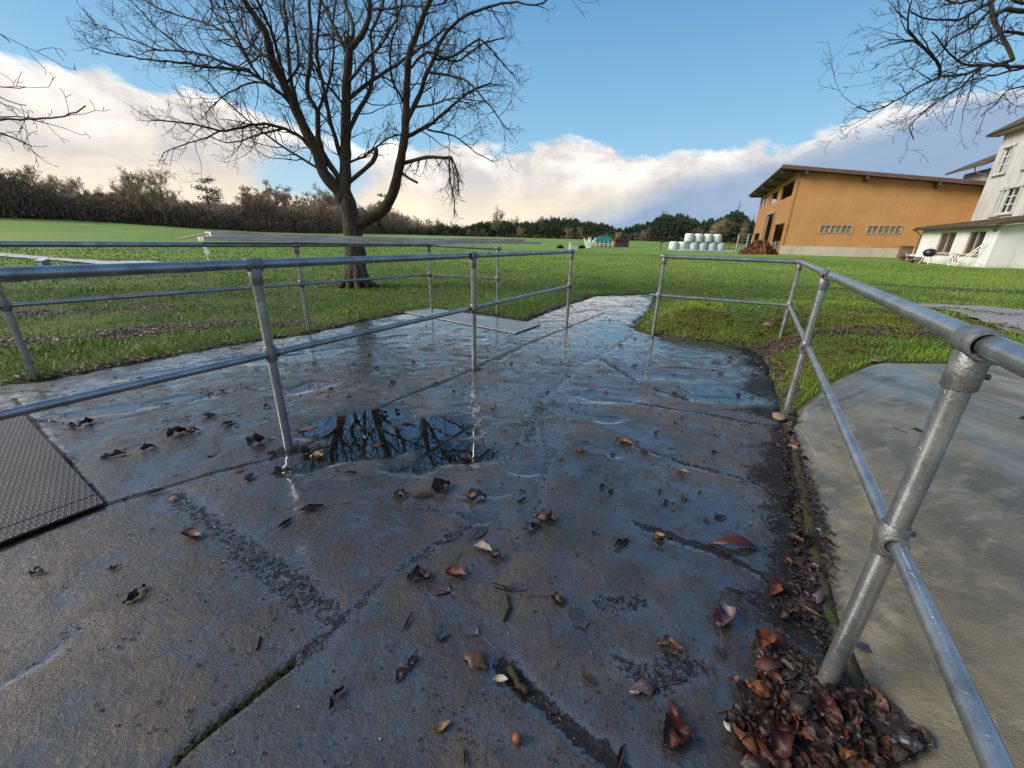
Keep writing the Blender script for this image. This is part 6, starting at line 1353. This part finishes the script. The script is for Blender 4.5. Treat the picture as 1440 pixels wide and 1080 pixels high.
# ================================================================== SKY AND SUN
W = bpy.data.worlds.new('World'); SC.world = W; W.use_nodes = True; nt = W.node_tree; N_ = nt.nodes; bg = N_['Background']
class WT(NT):
    def __init__(s): s.t = nt; s.n = N_; s._tc = None; s.b = None
w = WT(); SUN_AZ, SUN_EL = -97.0, 33.0
sky = w.new('ShaderNodeTexSky'); sky.sky_type = 'NISHITA'; sky.sun_disc = False; sky.sun_elevation = R(SUN_EL); sky.sun_rotation = R(SUN_AZ); sky.air_density = 1.0; sky.dust_density = .6; sky.ozone_density = 1.6
dirv = w.coord('Generated'); sx = w.new('ShaderNodeSeparateXYZ'); w.link(dirv, sx.inputs[0]); x_, y_, z_ = sx.outputs
el = w.math('MULTIPLY', w.math('ARCSINE', z_), 57.29578); az_ = w.math('MULTIPLY', w.math('ARCTAN2', x_, y_), 57.29578)
mpn = w.new('ShaderNodeMapping'); w.link(dirv, mpn.inputs[0]); mpn.inputs['Scale'].default_value = (1, 1, 2.1)
def wn(scale, det=6, rough=.58, dist=0, off=(0, 0, 0)):
    m_ = w.new('ShaderNodeMapping'); w.link(mpn.outputs[0], m_.inputs[0]); m_.inputs['Location'].default_value = off; return w.noise(scale, det, rough, dist, m_.outputs[0])
nb = wn(3.2, 7, .55, .3); nf = wn(9, 6, .6, .2, (3, 1, 2)); nl = wn(1.6, 5, .5, 0, (7, 2, 5)); nm_ = wn(5.0, 7, .6, .4, (1, 5, 2))
ctr = lambda v, k: w.math('MULTIPLY', w.math('SUBTRACT', v, .5), k)
edge = w.ramp(w.math('DIVIDE', w.math('ADD', az_, 180), 360), [(0, .55), (.30, .54), (.365, .490), (.385, .485), (.415, .46), (.435, .41), (.46, .405), (.49, .375), (.52, .40), (.56, .385), (.585, .395), (.60, .44), (.62, .46), (.64, .47), (.72, .50), (1, .55)])
edge = w.math('MULTIPLY', edge, 26.5)
sdf = w.math('ADD', w.math('SUBTRACT', edge, el), w.math('ADD', ctr(nb, 6.0), ctr(nf, 5.0)))
cm = w.math('DIVIDE', w.math('ADD', sdf, .2), .75, True)
# blue gap low between the left cloud and the middle one
gx_ = w.math('DIVIDE', w.math('ADD', az_, 25.0), 8.0); gz_ = w.math('DIVIDE', w.math('SUBTRACT', el, 6.3), 3.6)
gap = w.math('ADD', w.math('ADD', w.math('MULTIPLY', gx_, gx_), w.math('MULTIPLY', gz_, gz_)), ctr(nb, 2.6)); gapm = w.ramp(gap, [(.45, .85), (1.0, 0)])
cm = w.math('MULTIPLY', cm, w.math('SUBTRACT', 1.0, gapm), True)
deep = w.math('DIVIDE', sdf, 6.0, True)
warm = w.mix(deep, (1.08, 1.02, .95), (.72, .66, .60)); warm = w.mix(w.ramp(nm_, [(.42, .85), (.60, 0)]), warm, (.50, .48, .48))
lowg = w.ramp(w.math('DIVIDE', el, 7.0, True), [(0, .95), (.55, .6), (1, 0)]); warm = w.mix(lowg, warm, w.mix(w.ramp(nb, [(.4, 0), (.6, 1)]), (.80, .70, .54), (.98, .83, .58)))
slate = w.mix(w.ramp(nl, [(.35, 0), (.65, 1)]), (.185, .290, .43), (.275, .375, .52)); slate = w.mix(w.ramp(nm_, [(.46, 0), (.70, .5)]), slate, (.37, .45, .57))
rim = w.ramp(w.math('SUBTRACT', 1.0, w.math('DIVIDE', sdf, 2.4, True)), [(.45, 0), (.9, 1)]); rim = w.math('MULTIPLY', rim, w.ramp(w.math('ADD', nf, ctr(nl, 1.2)), [(.46, 0), (.60, 1)])); slate = w.mix(rim, slate, (.90, .85, .80))
sl = w.math('ADD', w.math('SUBTRACT', az_, w.math('ADD', 8.0, w.math('MULTIPLY', w.math('SUBTRACT', el, 2.5), 3.3))), w.math('ADD', ctr(nb, 16), ctr(nf, 10))); slm = w.ramp(w.math('ADD', .5, w.math('DIVIDE', sl, 22.0)), [(.2, 0), (.8, 1)])
back = w.math('GREATER_THAN', w.math('ABSOLUTE', az_), 75)
cloud = w.mix(w.math('MULTIPLY', slm, w.math('LESS_THAN', az_, 130)), warm, slate)
# bright cloud added mostly out of view, left and behind, as fill light
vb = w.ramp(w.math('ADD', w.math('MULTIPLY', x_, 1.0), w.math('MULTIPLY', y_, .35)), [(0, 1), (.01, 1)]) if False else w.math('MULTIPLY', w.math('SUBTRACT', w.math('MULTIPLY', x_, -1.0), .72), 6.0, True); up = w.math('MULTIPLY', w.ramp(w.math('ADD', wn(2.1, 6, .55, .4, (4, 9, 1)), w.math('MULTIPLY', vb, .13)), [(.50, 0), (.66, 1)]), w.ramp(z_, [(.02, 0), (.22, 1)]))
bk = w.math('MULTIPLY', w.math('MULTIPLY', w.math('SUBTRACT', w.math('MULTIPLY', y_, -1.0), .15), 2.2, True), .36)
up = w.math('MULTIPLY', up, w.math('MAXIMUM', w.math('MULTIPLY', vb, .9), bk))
HI = 14.0
sc = lambda c, k: (c[0] * k, c[1] * k, c[2] * k)
blue = w.mix(1.0, sky.outputs[0], (1.12, 1.0, .92), 'MULTIPLY')
bm_ = w.new('ShaderNodeMix', data_type='RGBA', blend_type='MIX'); bm_.inputs[0].default_value = .75; w.link(blue, bm_.inputs[6]); w.link(w.ramp(z_, [(0, (3.4, 6.2, 8.0)), (.22, (2.15, 4.75, 7.0)), (.45, (.95, 2.85, 5.6)), (1, (.7, 1.9, 4.2))]), bm_.inputs[7]); blue = bm_.outputs[2]
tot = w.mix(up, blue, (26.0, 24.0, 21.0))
cl = w.mix(1.0, cloud, (10, 10, 10), 'MULTIPLY')
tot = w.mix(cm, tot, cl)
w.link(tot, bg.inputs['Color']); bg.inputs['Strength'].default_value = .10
sun = bpy.data.lights.new('sun', 'SUN'); sun.energy = 4.0; sun.angle = R(30); sun.color = (1.0, .90, .76); so = bpy.data.objects.new('sun', sun); COL.objects.link(so)
d_ = Vector((math.sin(R(SUN_AZ)) * math.cos(R(SUN_EL)), math.cos(R(SUN_AZ)) * math.cos(R(SUN_EL)), math.sin(R(SUN_EL)))); so.rotation_euler = d_.to_track_quat('Z', 'Y').to_euler(); so.location = d_ * 60
SC.view_settings.view_transform = 'Standard'; SC.view_settings.look = 'None'; SC.view_settings.exposure = 0.35; SC.view_settings.gamma = 1
SC.render.engine = 'CYCLES'; SC.cycles.max_bounces = 6; SC.cycles.transparent_max_bounces = 8; SC.cycles.caustics_reflective = False; SC.cycles.caustics_refractive = False
